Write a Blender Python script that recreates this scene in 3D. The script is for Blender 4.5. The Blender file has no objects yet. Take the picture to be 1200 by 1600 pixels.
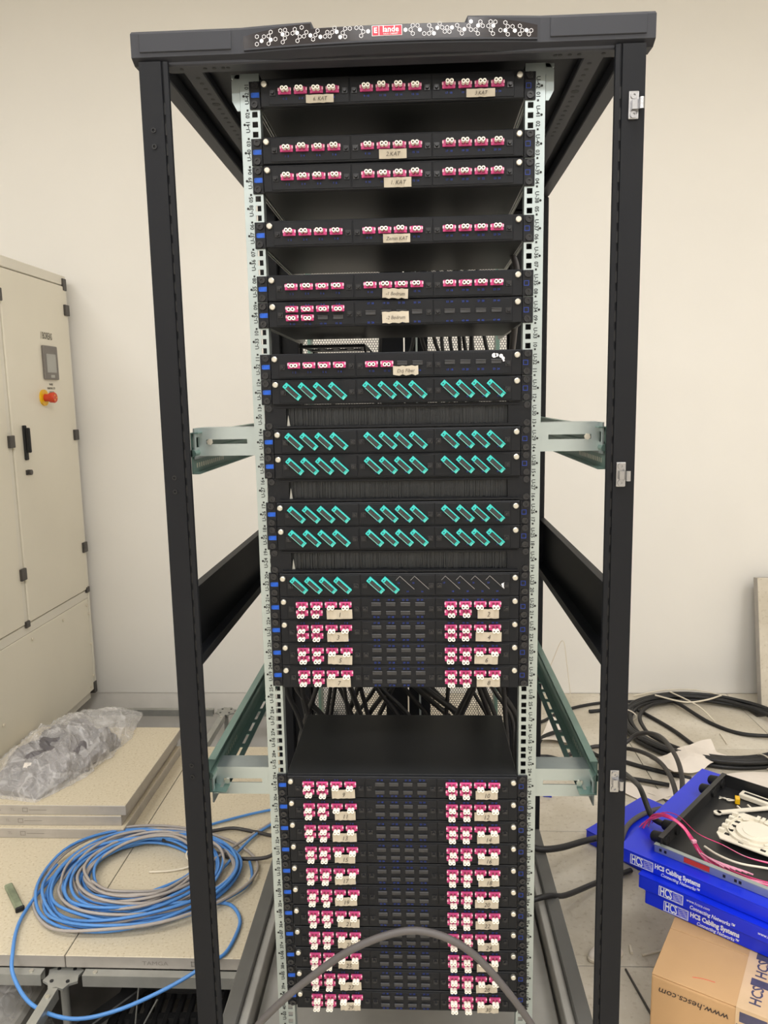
import bpy, bmesh, math, random
from mathutils import Vector, Matrix

random.seed(7)
S = bpy.context.scene
COL = S.collection
PI = math.pi

# ------------------------------------------------------------------ camera
cam_d = bpy.data.cameras.new('camera')
cam_d.sensor_fit = 'VERTICAL'
cam_d.sensor_height = 32.0
cam_d.lens = 1177.6 / 1600.0 * 32.0
cam_d.clip_start = 0.05
cam = bpy.data.objects.new('camera', cam_d)
COL.objects.link(cam)
_r = Vector((0.9988355, 0.04519996, -0.01687022))
_d = Vector((-0.00990483, -0.15010924, -0.9886198))
_f = Vector((-0.04721795, 0.98763565, -0.14948674))
cam.matrix_world = Matrix(((_r.x, -_d.x, -_f.x, 0.04033),
                           (_r.y, -_d.y, -_f.y, -1.35130),
                           (_r.z, -_d.z, -_f.z, 1.42931),
                           (0, 0, 0, 1)))
S.camera = cam

# ------------------------------------------------------------------ world, light, exposure
W = bpy.data.worlds.new('world'); S.world = W
W.use_nodes = True
W.node_tree.nodes['Background'].inputs[0].default_value = (1.0, 0.95, 0.87, 1)
W.node_tree.nodes['Background'].inputs[1].default_value = 0.30
S.view_settings.view_transform = 'Standard'
S.view_settings.look = 'None'
S.view_settings.exposure = 0.0
S.view_settings.gamma = 1.0
S.view_settings.use_curve_mapping = False

LAMPS = [(x, y) for y in (-.55, -2.6, -4.7) for x in (-2.1, .15, 2.4)]
CEIL = 3.4
LAMP_POWER = 29

def lamp_light(x, y):
    l = bpy.data.lights.new('ceiling_lamp_light', 'AREA')
    l.shape = 'RECTANGLE'; l.size = 1.15; l.size_y = 0.55
    l.energy = LAMP_POWER; l.color = (0.99, 0.99, 1.0)
    o = bpy.data.objects.new('ceiling_lamp_light', l)
    o.location = (x, y, CEIL - 0.09)
    COL.objects.link(o)
    return o

# ------------------------------------------------------------------ materials
def lin(c):
    return tuple((v / 12.92 if v <= .04045 else ((v + .055) / 1.055) ** 2.4) for v in c)

def rgb(r, g, b):
    return lin((r / 255., g / 255., b / 255.))

MATS = {}
def mat(name, col, rough=.5, metal=0., noise=None, bump=None, spec=None, coat=0, alpha=None, trans=None, emit=None):
    """noise=(scale, amount, detail): procedural colour variation; bump=(scale, strength)"""
    if name in MATS: return MATS[name]
    m = bpy.data.materials.new(name); m.use_nodes = True
    nt = m.node_tree; b = nt.nodes['Principled BSDF']
    b.inputs['Base Color'].default_value = (*col, 1)
    b.inputs['Roughness'].default_value = rough
    b.inputs['Metallic'].default_value = metal
    if spec is not None: b.inputs['Specular IOR Level'].default_value = spec
    if coat: b.inputs['Coat Weight'].default_value = coat
    if alpha is not None: b.inputs['Alpha'].default_value = alpha
    if trans: b.inputs['Transmission Weight'].default_value = trans
    if emit:
        b.inputs['Emission Color'].default_value = (*emit[0], 1)
        b.inputs['Emission Strength'].default_value = emit[1]
    tc = nt.nodes.new('ShaderNodeTexCoord')
    if noise:
        n = nt.nodes.new('ShaderNodeTexNoise')
        n.inputs['Scale'].default_value = noise[0]
        n.inputs['Detail'].default_value = noise[2] if len(noise) > 2 else 3
        nt.links.new(tc.outputs['Object'], n.inputs['Vector'])
        r = nt.nodes.new('ShaderNodeValToRGB')
        a = noise[1]
        r.color_ramp.elements[0].position = .3; r.color_ramp.elements[1].position = .7
        r.color_ramp.elements[0].color = (*[max(0, c * (1 - a)) for c in col], 1)
        r.color_ramp.elements[1].color = (*[min(1, c * (1 + a)) for c in col], 1)
        nt.links.new(n.outputs['Fac'], r.inputs['Fac'])
        nt.links.new(r.outputs['Color'], b.inputs['Base Color'])
    if bump:
        n2 = nt.nodes.new('ShaderNodeTexNoise')
        n2.inputs['Scale'].default_value = bump[0]; n2.inputs['Detail'].default_value = 4
        nt.links.new(tc.outputs['Object'], n2.inputs['Vector'])
        bp = nt.nodes.new('ShaderNodeBump')
        bp.inputs['Strength'].default_value = bump[1]; bp.inputs['Distance'].default_value = .002
        nt.links.new(n2.outputs['Fac'], bp.inputs['Height'])
        nt.links.new(bp.outputs['Normal'], b.inputs['Normal'])
    MATS[name] = m
    return m

def speckle(name, base, dark, light, rough=.55, sc=90, dirt=None):
    if name in MATS: return MATS[name]
    m = mat(name, base, rough)
    nt = m.node_tree; b = nt.nodes['Principled BSDF']
    tc = nt.nodes['Texture Coordinate']
    v = nt.nodes.new('ShaderNodeTexNoise'); v.inputs['Scale'].default_value = sc; v.inputs['Detail'].default_value = 2
    nt.links.new(tc.outputs['Object'], v.inputs['Vector'])
    r = nt.nodes.new('ShaderNodeValToRGB')
    e = r.color_ramp.elements
    e[0].position = .30; e[0].color = (*dark, 1)
    e[1].position = .72; e[1].color = (*light, 1)
    x = e.new(.42); x.color = (*base, 1)
    x = e.new(.6); x.color = (*base, 1)
    nt.links.new(v.outputs['Fac'], r.inputs['Fac'])
    out = r.outputs['Color']
    if dirt:
        n = nt.nodes.new('ShaderNodeTexNoise'); n.inputs['Scale'].default_value = dirt[1]; n.inputs['Detail'].default_value = 6
        nt.links.new(tc.outputs['Object'], n.inputs['Vector'])
        rr = nt.nodes.new('ShaderNodeValToRGB')
        rr.color_ramp.elements[0].position = .42; rr.color_ramp.elements[0].color = (*dirt[0], 1)
        rr.color_ramp.elements[1].position = .62; rr.color_ramp.elements[1].color = (1, 1, 1, 1)
        nt.links.new(n.outputs['Fac'], rr.inputs['Fac'])
        mx = nt.nodes.new('ShaderNodeMixRGB'); mx.blend_type = 'MULTIPLY'; mx.inputs['Fac'].default_value = 1
        nt.links.new(out, mx.inputs['Color1']); nt.links.new(rr.outputs['Color'], mx.inputs['Color2'])
        out = mx.outputs['Color']
    nt.links.new(out, b.inputs['Base Color'])
    return m

M_WALL = mat('wall_paint', rgb(234, 230, 222), .75, noise=(1.3, .025, 4), bump=(35, .12))
M_WALLLOW = mat('bare_plaster', rgb(228, 223, 214), .85, noise=(6, .08))
M_CEIL = mat('ceiling_paint', rgb(235, 232, 226), .9, noise=(2, .02))
M_TILE = speckle('floor_laminate', rgb(207, 195, 170), rgb(184, 168, 138), rgb(219, 208, 186), .45, 140)
M_TILE_DUSTY = speckle('dusty_floor_laminate', rgb(220, 212, 196), rgb(204, 194, 176), rgb(226, 219, 205), .6, 70, dirt=((.80, .78, .74), 3.2))
M_TILE_EDGE = mat('tile_steel_edge', rgb(176, 170, 162), .5, .25, noise=(25, .06))
M_SUB = mat('subfloor_concrete', rgb(128, 124, 118), .9, noise=(8, .2))
M_ZINC = mat('zinc_plate', rgb(176, 186, 186), .40, .82, noise=(14, .05))
M_ZINC_GREEN = mat('green_passivated_zinc', rgb(122, 150, 142), .36, .7, noise=(9, .08))
M_STEEL = mat('galvanised_stringer', rgb(178, 178, 172), .45, .6, noise=(18, .1))
M_BLACK = mat('black_powder_coat', rgb(27, 28, 31), .48, 0, bump=(900, .05), noise=(4, .05), spec=.16)
M_PANEL = mat('panel_black_paint', rgb(27, 28, 31), .45, 0, noise=(5, .05), bump=(900, .04), spec=.2)
M_TRAY = mat('tray_black_paint', rgb(33, 34, 35), .40, 0, noise=(3, .06), spec=.25)
M_EAR = mat('ear_black', rgb(20, 21, 26), .45, noise=(20, .05), spec=.3)
M_COVER = mat('cover_grey_plastic', rgb(50, 51, 56), .5, noise=(3, .04), spec=.3)
M_FASCIA = mat('fascia_gloss_black', rgb(40, 36, 38), .16, noise=(2, .04))
M_WHITE = mat('white_print', rgb(240, 238, 240), .5, noise=(40, .02))
M_RED = mat('red_print', rgb(205, 40, 62), .4, noise=(40, .03))
M_BASE = mat('dusty_base_plate', rgb(160, 157, 150), .65, noise=(7, .16))
M_BASEB = mat('dusty_base_beam', rgb(96, 95, 91), .6, noise=(7, .14))
M_RUBBER = mat('black_rubber', rgb(16, 16, 17), .6, noise=(30, .1))
M_SCREW = mat('bright_screw', rgb(212, 208, 196), .3, .8, noise=(60, .05))
M_CHROME = mat('chrome_latch', rgb(172, 172, 174), .25, .95, noise=(60, .05))
M_BSCREW = mat('black_screw', rgb(44, 44, 46), .28, .3, noise=(60, .1))
M_BLUEPR = mat('blue_print', rgb(22, 62, 168), .5, noise=(80, .1))
M_BLUEST = mat('blue_sticker', rgb(6, 82, 190), .45, noise=(120, .3))
M_PINK = mat('magenta_plastic', rgb(202, 66, 128), .38, noise=(90, .05))
M_PINKD = mat('magenta_socket', rgb(120, 22, 60), .45, noise=(90, .05))
M_CAP = mat('ivory_dust_cap', rgb(250, 244, 232), .4, noise=(90, .02))
M_TEAL = mat('teal_plastic', rgb(52, 190, 182), .32, noise=(90, .06))
M_TEALC = mat('clear_teal_plastic', rgb(120, 196, 184), .25, noise=(90, .06))
M_PLUG = mat('black_port_plug', rgb(52, 52, 54), .35, noise=(90, .06))
M_PAPER = mat('masking_paper', rgb(190, 180, 162), .8, noise=(60, .06), bump=(160, .3))
M_INK = mat('pencil_ink', rgb(70, 64, 58), .7, noise=(60, .1))
M_INKRAIL = mat('rail_ink', rgb(26, 30, 32), .6, noise=(60, .1))
M_BRISTLE = mat('black_bristle', rgb(27, 30, 33), .5, noise=(140, .3))
M_CABLE = mat('black_cable_sheath', rgb(27, 27, 28), .5, noise=(12, .12))
M_CABLED = mat('dark_cable_sheath', rgb(52, 49, 48), .45, noise=(12, .1))
M_CABLEG = mat('grey_cable_sheath', rgb(84, 80, 79), .5, noise=(12, .08))
M_CBLUE = mat('blue_network_cable', rgb(82, 140, 208), .42, noise=(10, .08))
M_CGREY = mat('grey_network_cable', rgb(168, 160, 154), .45, noise=(10, .08))
M_CAB = mat('cabinet_beige_paint', rgb(228, 221, 203), .42, noise=(2.2, .03), bump=(400, .04))
M_CABFRAME = mat('cabinet_frame_paint', rgb(226, 220, 205), .5, noise=(2.2, .03))
M_HINGE = mat('hinge_dark_plastic', rgb(66, 62, 58), .4, noise=(30, .1))
M_SCREENF = mat('display_frame_grey', rgb(120, 114, 108), .45, noise=(30, .04))
M_SCREEN = mat('display_glass', rgb(166, 165, 158), .15, noise=(5, .03))
M_YELLOW = mat('yellow_plastic', rgb(238, 186, 20), .35, noise=(40, .05))
M_REDPL = mat('red_button_plastic', rgb(205, 66, 34), .35, noise=(40, .05))
M_BOXBLUE = mat('blue_box_card', rgb(14, 44, 212), .32, noise=(4, .06))
M_CARTON = mat('brown_cardboard', rgb(190, 152, 108), .75, noise=(5, .07), bump=(120, .15))
M_CARTONINK = mat('carton_ink', rgb(66, 52, 44), .8, noise=(50, .1))
M_TAPE = mat('clear_packing_tape', rgb(206, 176, 140), .25, noise=(20, .05))
M_TAPEINK = mat('packing_tape_ink', rgb(72, 70, 96), .5, noise=(50, .15))
M_TRAYIN = mat('open_tray_black', rgb(34, 34, 35), .4, noise=(5, .06))
M_SPLICE = mat('splice_tray_white', rgb(236, 228, 210), .4, noise=(20, .03))
M_FIBRE = mat('pink_fibre', rgb(222, 58, 124), .35, noise=(20, .1))
M_FIBREP = mat('pale_pink_fibre', rgb(232, 160, 184), .35, noise=(20, .1))
M_SHEET = mat('white_sheet', rgb(232, 222, 210), .8, noise=(8, .04), bump=(30, .4))
M_STRAP = mat('white_strap', rgb(226, 216, 196), .5, noise=(30, .05))
M_GREENB = mat('green_grey_tool', rgb(120, 128, 104), .5, noise=(40, .3))
M_LAMPG = mat('lamp_diffuser', rgb(255, 246, 228), .5, noise=(3, .01), emit=((.99, .99, 1.0), 3.0))
M_LAMPF = mat('lamp_frame', rgb(225, 225, 220), .5, noise=(3, .01))
M_PIT = mat('black_duct', rgb(34, 34, 35), .5, noise=(8, .2))
M_DARKBAG = mat('dark_foam', rgb(104, 100, 102), .5, noise=(7, .35))

def plastic(name, tint, alpha):
    m = bpy.data.materials.new(name); m.use_nodes = True
    nt = m.node_tree; b = nt.nodes['Principled BSDF']
    b.inputs['Base Color'].default_value = (*tint, 1)
    b.inputs['Roughness'].default_value = .12
    tc = nt.nodes.new('ShaderNodeTexCoord')
    n = nt.nodes.new('ShaderNodeTexNoise'); n.inputs['Scale'].default_value = 9; n.inputs['Detail'].default_value = 4
    n.inputs['Distortion'].default_value = 2.0
    nt.links.new(tc.outputs['Object'], n.inputs['Vector'])
    prev = None
    for sc, wd, hi in ((6, .05, .42), (15, .04, .34)):
        q = nt.nodes.new('ShaderNodeTexNoise'); q.inputs['Scale'].default_value = sc; q.inputs['Detail'].default_value = 2
        q.inputs['Distortion'].default_value = 1.2
        nt.links.new(tc.outputs['Object'], q.inputs['Vector'])
        m1 = nt.nodes.new('ShaderNodeMath'); m1.operation = 'SUBTRACT'; m1.inputs[1].default_value = .5
        m2 = nt.nodes.new('ShaderNodeMath'); m2.operation = 'ABSOLUTE'
        mr = nt.nodes.new('ShaderNodeMapRange')
        mr.inputs['From Min'].default_value = 0; mr.inputs['From Max'].default_value = wd
        mr.inputs['To Min'].default_value = hi; mr.inputs['To Max'].default_value = alpha
        nt.links.new(q.outputs['Fac'], m1.inputs[0]); nt.links.new(m1.outputs[0], m2.inputs[0]); nt.links.new(m2.outputs[0], mr.inputs['Value'])
        if prev:
            mx = nt.nodes.new('ShaderNodeMath'); mx.operation = 'MAXIMUM'
            nt.links.new(prev, mx.inputs[0]); nt.links.new(mr.outputs['Result'], mx.inputs[1]); prev = mx.outputs[0]
        else: prev = mr.outputs['Result']
    nt.links.new(prev, b.inputs['Alpha'])
    bp = nt.nodes.new('ShaderNodeBump'); bp.inputs['Strength'].default_value = .5; bp.inputs['Distance'].default_value = .02
    nt.links.new(n.outputs['Fac'], bp.inputs['Height']); nt.links.new(bp.outputs['Normal'], b.inputs['Normal'])
    MATS[name] = m
    return m
M_BAG = plastic('clear_polythene', rgb(246, 243, 240), .26)

# ------------------------------------------------------------------ mesh helpers
class MB:
    def __init__(s): s.v = []; s.f = []; s.smooth = set()
    def add(s, vs, fs, smooth=False):
        o = len(s.v); s.v.extend([tuple(x) for x in vs])
        for f in fs:
            if smooth: s.smooth.add(len(s.f))
            s.f.append(tuple(o + i for i in f))
        return s
    def box(s, x0, x1, y0, y1, z0, z1, M=None):
        vs = [Vector((x, y, z)) for z in (z0, z1) for y in (y0, y1) for x in (x0, x1)]
        if M: vs = [M @ v for v in vs]
        return s.add(vs, [(0, 2, 3, 1), (4, 5, 7, 6), (0, 1, 5, 4), (2, 6, 7, 3), (0, 4, 6, 2), (1, 3, 7, 5)])
    def prism(s, pts, a0, a1, axis='y', M=None):
        """pts 2D outline (ccw) in the plane normal to axis"""
        def mk(p, a):
            v = {'y': (p[0], a, p[1]), 'x': (a, p[0], p[1]), 'z': (p[0], p[1], a)}[axis]
            v = Vector(v); return M @ v if M else v
        n = len(pts)
        vs = [mk(p, a0) for p in pts] + [mk(p, a1) for p in pts]
        fs = [tuple(range(n)), tuple(range(2 * n - 1, n - 1, -1))]
        fs += [(i, i + n, (i + 1) % n + n, (i + 1) % n) for i in range(n)]
        return s.add(vs, fs)
    def cyl(s, p0, p1, r0, r1=None, n=12, caps=True):
        r1 = r0 if r1 is None else r1
        p0 = Vector(p0); p1 = Vector(p1); d = (p1 - p0).normalized()
        a = d.orthogonal().normalized(); b = d.cross(a)
        vs = []
        for p, r in ((p0, r0), (p1, r1)):
            for i in range(n):
                t = 2 * PI * i / n
                vs.append(p + (a * math.cos(t) + b * math.sin(t)) * r)
        s.add(vs, [(i, (i + 1) % n, (i + 1) % n + n, i + n) for i in range(n)], True)
        if caps: s.add(vs, [tuple(range(n - 1, -1, -1)), tuple(range(n, 2 * n))])
        return s
    def ring(s, p0, p1, ro, ri, n=12):
        """hollow tube with open bore"""
        p0 = Vector(p0); p1 = Vector(p1); d = (p1 - p0).normalized()
        a = d.orthogonal().normalized(); b = d.cross(a)
        vs = []
        for p, r in ((p0, ro), (p1, ro), (p1, ri), (p0, ri)):
            for i in range(n):
                t = 2 * PI * i / n
                vs.append(p + (a * math.cos(t) + b * math.sin(t)) * r)
        fs = []
        for k in range(4):
            for i in range(n):
                j = (i + 1) % n; k2 = (k + 1) % 4
                fs.append((k * n + i, k * n + j, k2 * n + j, k2 * n + i))
        return s.add(vs, fs)
    def tube(s, pts, r, n=8, closed=False):
        pts = [Vector(p) for p in pts]; m = len(pts)
        prev = None; vs = []
        for i, p in enumerate(pts):
            a = pts[i - 1] if i else (pts[-1] if closed else p)
            b = pts[i + 1] if i < m - 1 else (pts[0] if closed else p)
            d = (b - a)
            d = d.normalized() if d.length > 1e-9 else Vector((0, 0, 1))
            if prev is None: u = d.orthogonal().normalized()
            else:
                u = prev - d * prev.dot(d)
                u = u.normalized() if u.length > 1e-6 else d.orthogonal().normalized()
            prev = u; w = d.cross(u)
            rr = r[i] if isinstance(r, (list, tuple)) else r
            for k in range(n):
                t = 2 * PI * k / n
                vs.append(p + (u * math.cos(t) + w * math.sin(t)) * rr)
        fs = []
        for i in range(m if closed else m - 1):
            j = (i + 1) % m
            for k in range(n):
                k2 = (k + 1) % n
                fs.append((i * n + k, i * n + k2, j * n + k2, j * n + k))
        s.add(vs, fs, True)
        if not closed: s.add(vs, [tuple(range(n - 1, -1, -1)), tuple(range((m - 1) * n, m * n))])
        return s
    def mesh(s, name, material, bevel=0, seg=1):
        me = bpy.data.meshes.new(name)
        me.from_pydata(s.v, [], s.f)
        for i in s.smooth: me.polygons[i].use_smooth = True
        bm = bmesh.new(); bm.from_mesh(me)
        if bevel:
            bmesh.ops.remove_doubles(bm, verts=bm.verts, dist=1e-6)
            ed = [e for e in bm.edges if len(e.link_faces) == 2 and e.calc_face_angle() > .5]
            bmesh.ops.bevel(bm, geom=ed, offset=bevel, segments=seg, affect='EDGES', profile=.6)
        bmesh.ops.recalc_face_normals(bm, faces=bm.faces)
        bm.to_mesh(me); bm.free()
        me.materials.append(material)
        return me
    def build(s, name, material, parent=None, bevel=0, seg=1, loc=None):
        return link(name, s.mesh(name, material, bevel, seg), parent, loc)

def link(name, me, parent=None, loc=None, rot=None):
    o = bpy.data.objects.new(name, me); COL.objects.link(o)
    if parent is not None: o.parent = parent
    if loc is not None: o.location = loc
    if rot is not None: o.rotation_euler = rot
    return o

def thing(name, label, cat, loc=(0, 0, 0), rotz=0, group=None):
    o = bpy.data.objects.new(name, None); COL.objects.link(o)
    o.empty_display_size = .05
    o.location = loc; o.rotation_euler = (0, 0, rotz)
    return tag(o, label, cat, group)

def tag(o, label, cat, group=None):
    o['label'] = label; o['category'] = cat
    if group: o['group'] = group
    return o

def struct(o, label=None):
    o['kind'] = 'structure'
    if label: o['label'] = label
    return o

def smooth_path(pts, step=6, closed=False):
    pts = [Vector(p) for p in pts]; n = len(pts); out = []
    rng = range(n if closed else n - 1)
    for i in rng:
        g = lambda k: pts[k % n] if closed else pts[min(max(k, 0), n - 1)]
        p0, p1, p2, p3 = g(i - 1), g(i), g(i + 1), g(i + 2)
        for k in range(step):
            t = k / step
            out.append(.5 * ((2 * p1) + (-p0 + p2) * t + (2 * p0 - 5 * p1 + 4 * p2 - p3) * t * t + (-p0 + 3 * p1 - 3 * p2 + p3) * t ** 3))
    if not closed: out.append(pts[-1])
    return out

def rect_hole_plate(mb, x0, x1, z0, z1, holes, y0, y1):
    """plate in XZ between y0,y1 with rectangular holes (hx0,hx1,hz0,hz1) all sharing one x range"""
    hs = sorted(holes, key=lambda h: h[2])
    hx0, hx1 = hs[0][0], hs[0][1]
    mb.box(x0, hx0, y0, y1, z0, z1); mb.box(hx1, x1, y0, y1, z0, z1)
    z = z0
    for h in hs:
        mb.box(hx0, hx1, y0, y1, z, h[2]); z = h[3]
    mb.box(hx0, hx1, y0, y1, z, z1)

TEXTS = {}
def text_geo(body, size, shear=0., res=2, bold=0.):
    key = (body, size, shear, res, bold)
    if key in TEXTS: return TEXTS[key]
    c = bpy.data.curves.new('lettering', 'FONT'); c.body = body; c.size = size; c.shear = shear
    c.align_x = 'CENTER'; c.align_y = 'CENTER'; c.resolution_u = res; c.offset = bold
    o = bpy.data.objects.new('lettering', c); COL.objects.link(o)
    me = bpy.data.meshes.new_from_object(o)
    g = ([v.co.copy() for v in me.vertices], [tuple(p.vertices) for p in me.polygons])
    bpy.data.objects.remove(o); bpy.data.meshes.remove(me); bpy.data.curves.remove(c)
    TEXTS[key] = g
    return g

RX = Matrix.Rotation(PI / 2, 4, 'X')           # lay text in the XZ plane facing -Y
def put_text(mb, body, size, M, **k):
    v, f = text_geo(body, size, **k)
    mb.add([M @ p for p in v], f)
def text_at(mb, body, size, x, y, z, rot=0., sx=1., **k):
    M = Matrix.Translation((x, y, z)) @ RX @ Matrix.Rotation(rot, 4, 'Z') @ Matrix.Diagonal((sx, 1, 1, 1))
    put_text(mb, body, size, M, **k)

# ------------------------------------------------------------------ the room
WY = 2.167
b = MB(); b.box(-3.2, 3.6, WY, WY + .15, 0.0, CEIL)
struct(b.build('wall_back', M_WALL), 'plain off-white painted back wall')
b = MB(); b.box(-3.2, 3.6, WY + .004, WY + .15, -.42, -.0005)
struct(b.build('trim_1', M_WALLLOW), 'bare plaster strip of the back wall below floor level')
b = MB(); b.box(-3.35, -3.2, -6.5, WY + .15, -.42, CEIL)
struct(b.build('wall_left', M_WALL), 'plain off-white side wall')
b = MB(); b.box(3.6, 3.75, -6.5, WY + .15, -.42, CEIL)
struct(b.build('wall_right', M_WALL), 'plain off-white side wall')
b = MB(); b.box(-3.35, 3.75, -6.65, -6.5, -.42, CEIL)
struct(b.build('wall_front', M_WALL), 'plain off-white wall behind the viewer')
b = MB(); b.box(-3.35, 3.75, -6.65, WY + .15, CEIL, CEIL + .1)
struct(b.build('ceiling', M_CEIL), 'white ceiling above the rack')
b = MB(); b.box(-3.35, 3.75, -6.65, WY + .15, -.47, -.42)
struct(b.build('subfloor', M_SUB), 'dark concrete subfloor under the raised tiles')

for i, (x, y) in enumerate(LAMPS):
    t = thing('ceiling_lamp', 'white square-framed ceiling lamp panel', 'lamp', (x, y, CEIL), group='ceiling lamps')
    b = MB()
    for bx in ((-.62, -.58, -.32, .32), (.58, .62, -.32, .32), (-.58, .58, -.32, -.28), (-.58, .58, .28, .32)):
        b.box(bx[0], bx[1], bx[2], bx[3], -.07, 0)
    b.build('frame', M_LAMPF, t)
    b = MB(); b.box(-.58, .58, -.28, .28, -.06, -.02); b.build('diffuser', M_LAMPG, t)
    lamp_light(x, y)

# raised floor: an Empty-free structure "floor" with one tile child each
TX0, TY0, TS = -.9, .385, .6
TH = .035
me_t1 = MB().box(.0015, TS - .0015, .0015, TS - .0015, -TH, -.0006)
tile_edge_me = me_t1.mesh('floor_tile', M_TILE_EDGE)
def tile_mesh(name, top):
    m = MB().box(.0012, TS - .0012, .0012, TS - .0012, -TH, 0).mesh(name, M_TILE_EDGE, .0015)
    m.materials.append(top)
    for p in m.polygons:
        if p.normal.z > .5: p.material_index = 1
    return m
TILE_A = tile_mesh('floor_tile', M_TILE)
TILE_B = tile_mesh('floor_tile_dusty', M_TILE_DUSTY)
floor = bpy.data.objects.new('floor', None); COL.objects.link(floor)
struct(floor, 'raised access floor of beige speckled square tiles')
for ix in range(-3, 8):
    for iy in range(-11, 3):
        x = TX0 + ix * TS; y = TY0 + iy * TS
        if x < -2.75 or x > 3.2: continue
        left = x < -.31
        if left and iy == -1 and ix >= -1: continue       # open pit beside the rack
        if left and iy == 2: continue       # open strip by the wall
        if iy == 2:
            me = TILE_B.copy(); 
            for v in me.vertices: v.co.y = min(v.co.y, WY - y - .004)
        else:
            me = TILE_A if left and iy >= 0 else TILE_B
        link('tile', me, floor, (x, y, random.uniform(-.0006, 0)))

# pedestals and stringers of the open parts of the raised floor
def pedestal(x, y, label):
    t = thing('floor_pedestal', label, 'pedestal', (x, y, -.42))
    b = MB(); b.box(-.06, .06, -.06, .06, 0, .006); b.build('base_plate', M_STEEL, t)
    b = MB(); b.cyl((0, 0, .006), (0, 0, .372), .011, n=12); b.build('post', M_STEEL, t)
    b = MB()
    pts = [(.05 * math.cos(a) * (1.0 if k % 2 else .8), .05 * math.sin(a) * (1.0 if k % 2 else .8)) for k, a in enumerate([2 * PI * i / 16 for i in range(16)])]
    b.prism(pts, .368, .3745, 'z'); h = b.build('head', M_STEEL, t)
    for a in range(4):
        an = PI / 4 + a * PI / 2
        MB().cyl((.03 * math.cos(an), .03 * math.sin(an), .3745), (.03 * math.cos(an), .03 * math.sin(an), .3765), .005, n=8).build('head_screw', M_BSCREW, h)
    return t
def stringer(x0, y0, x1, y1, label):
    t = thing('floor_stringer', label, 'stringer', ((x0 + x1) / 2, (y0 + y1) / 2, -.0455))
    L = math.hypot(x1 - x0, y1 - y0); t.rotation_euler = (0, 0, math.atan2(y1 - y0, x1 - x0))
    b = MB()
    b.box(-L / 2, L / 2, -.012, .012, .006, .0095)
    b.box(-L / 2, L / 2, -.012, -.0095, -.022, .006)
    b.box(-L / 2, L / 2, .0095, .012, -.022, .006)
    b.build('channel', M_STEEL, t)
    for s in (-1, 1):
        MB().cyl((s * (L / 2 - .03), 0, .0095), (s * (L / 2 - .03), 0, .0125), .006, n=8).build('end_screw', M_SCREW, t)
pedestal(-.9, .372, 'steel floor pedestal at the tile corner by the open pit')
pedestal(-.9, 2.05, 'steel floor pedestal near the back wall beside the rack')
pedestal(-.9, -.24, 'steel floor pedestal in the pit nearest the viewer')
stringer(-1.44, .372, -.955, .372, 'steel stringer under the tile edge at far left of pit')
stringer(-.845, .372, -.36, .372, 'steel stringer under the tile edge beside the rack')
stringer(-.9, .318, -.9, -.185, 'steel stringer crossing the open pit towards the viewer')
stringer(-1.5, 2.05, -.96, 2.05, 'long steel stringer along the wall left of pedestal')
stringer(-.84, 2.05, -.36, 2.05, 'steel stringer along the wall behind the rack')
stringer(-.9, 1.99, -.9, 1.62, 'short steel stringer running from wall pedestal to the tiles')

# ------------------------------------------------------------------ the rack
U0 = 1.957
def zu(bd):                                  # height of unit boundary (0 = top of the top unit)
    t = min(bd, 39.5) / 42.
    z = ((((.55478 * t - 1.2602) * t + .83435) * t - .10872) * t - 1.89779) * t + 1.95931
    return z - .0445 * max(0, bd - 39.5)

rack = thing('server_rack', 'tall black open-sided network rack with zinc mounting rails', 'server rack')

def post(sx):
    """front corner post; profile in XY, slightly splayed like the photo"""
    X = lambda a: sx * a
    top = 1.966
    prof = [(.402, -.073), (.3665, -.073), (.3655, -.069), (.3635, -.069), (.3625, -.0725), (.356, -.071), (.355, -.066), (.359, -.062), (.380, -.058), (.380, -.026), (.402, -.026)]
    dx = -.004 if sx < 0 else .005
    vs = []; n = len(prof)
    for z, off in ((.03, dx * 1.0), (top, -.001 if sx < 0 else -.004)):
        vs += [Vector((X(a + off), y, z)) for a, y in prof]
    b = MB(); b.add(vs, [tuple(range(n)), tuple(range(2 * n - 1, n - 1, -1))] + [(i, (i + 1) % n, (i + 1) % n + n, i + n) for i in range(n)])
    p = b.build('front_post', M_BLACK, rack)
    off = lambda z: (dx + ((-.001 if sx < 0 else -.004) - dx) * (z - .03) / (top - .03))
    # slot dashes in the groove
    d = MB(); z = .12
    while z < 1.9:
        xa = .3645 + off(z)
        d.box(min(X(xa - .0016), X(xa + .0016)), max(X(xa - .0016), X(xa + .0016)), -.0702, -.0688, z, z + .018); z += .031
    d.build('slot_row', M_RUBBER, p)
    if sx < 0:
        for z in (1.863, 1.838, 1.299, 1.275, .77, .748):
            x = X(.384 + off(z))
            MB().ring((x, -.0745, z), (x, -.072, z), .0042, .0022, 10).build('screw_hole', M_RUBBER, p)
    else:
        for z, x in ((1.875, .3805), (1.296, .378), (.746, .383)):
            l = MB(); l.box(x - .008, x + .008, -.0765, -.0728, z - .021, z + .021)
            lo = l.build('door_latch', M_CHROME, p, .002, 2)
            q = MB(); q.box(x - .004, x + .0125, -.084, -.0765, z - .008, z + .006); q.cyl((x + .009, -.088, z - .010), (x + .009, -.088, z + .007), .004, n=10)
            q.build('latch_keeper', M_CHROME, lo)
            for s in (-1, 1):
                MB().ring((x, -.0785, z + s * .014), (x, -.0765, z + s * .014), .0055, .002, 12).build('latch_screw', M_CHROME, lo)
    return p
post(-1); post(1)

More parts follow.
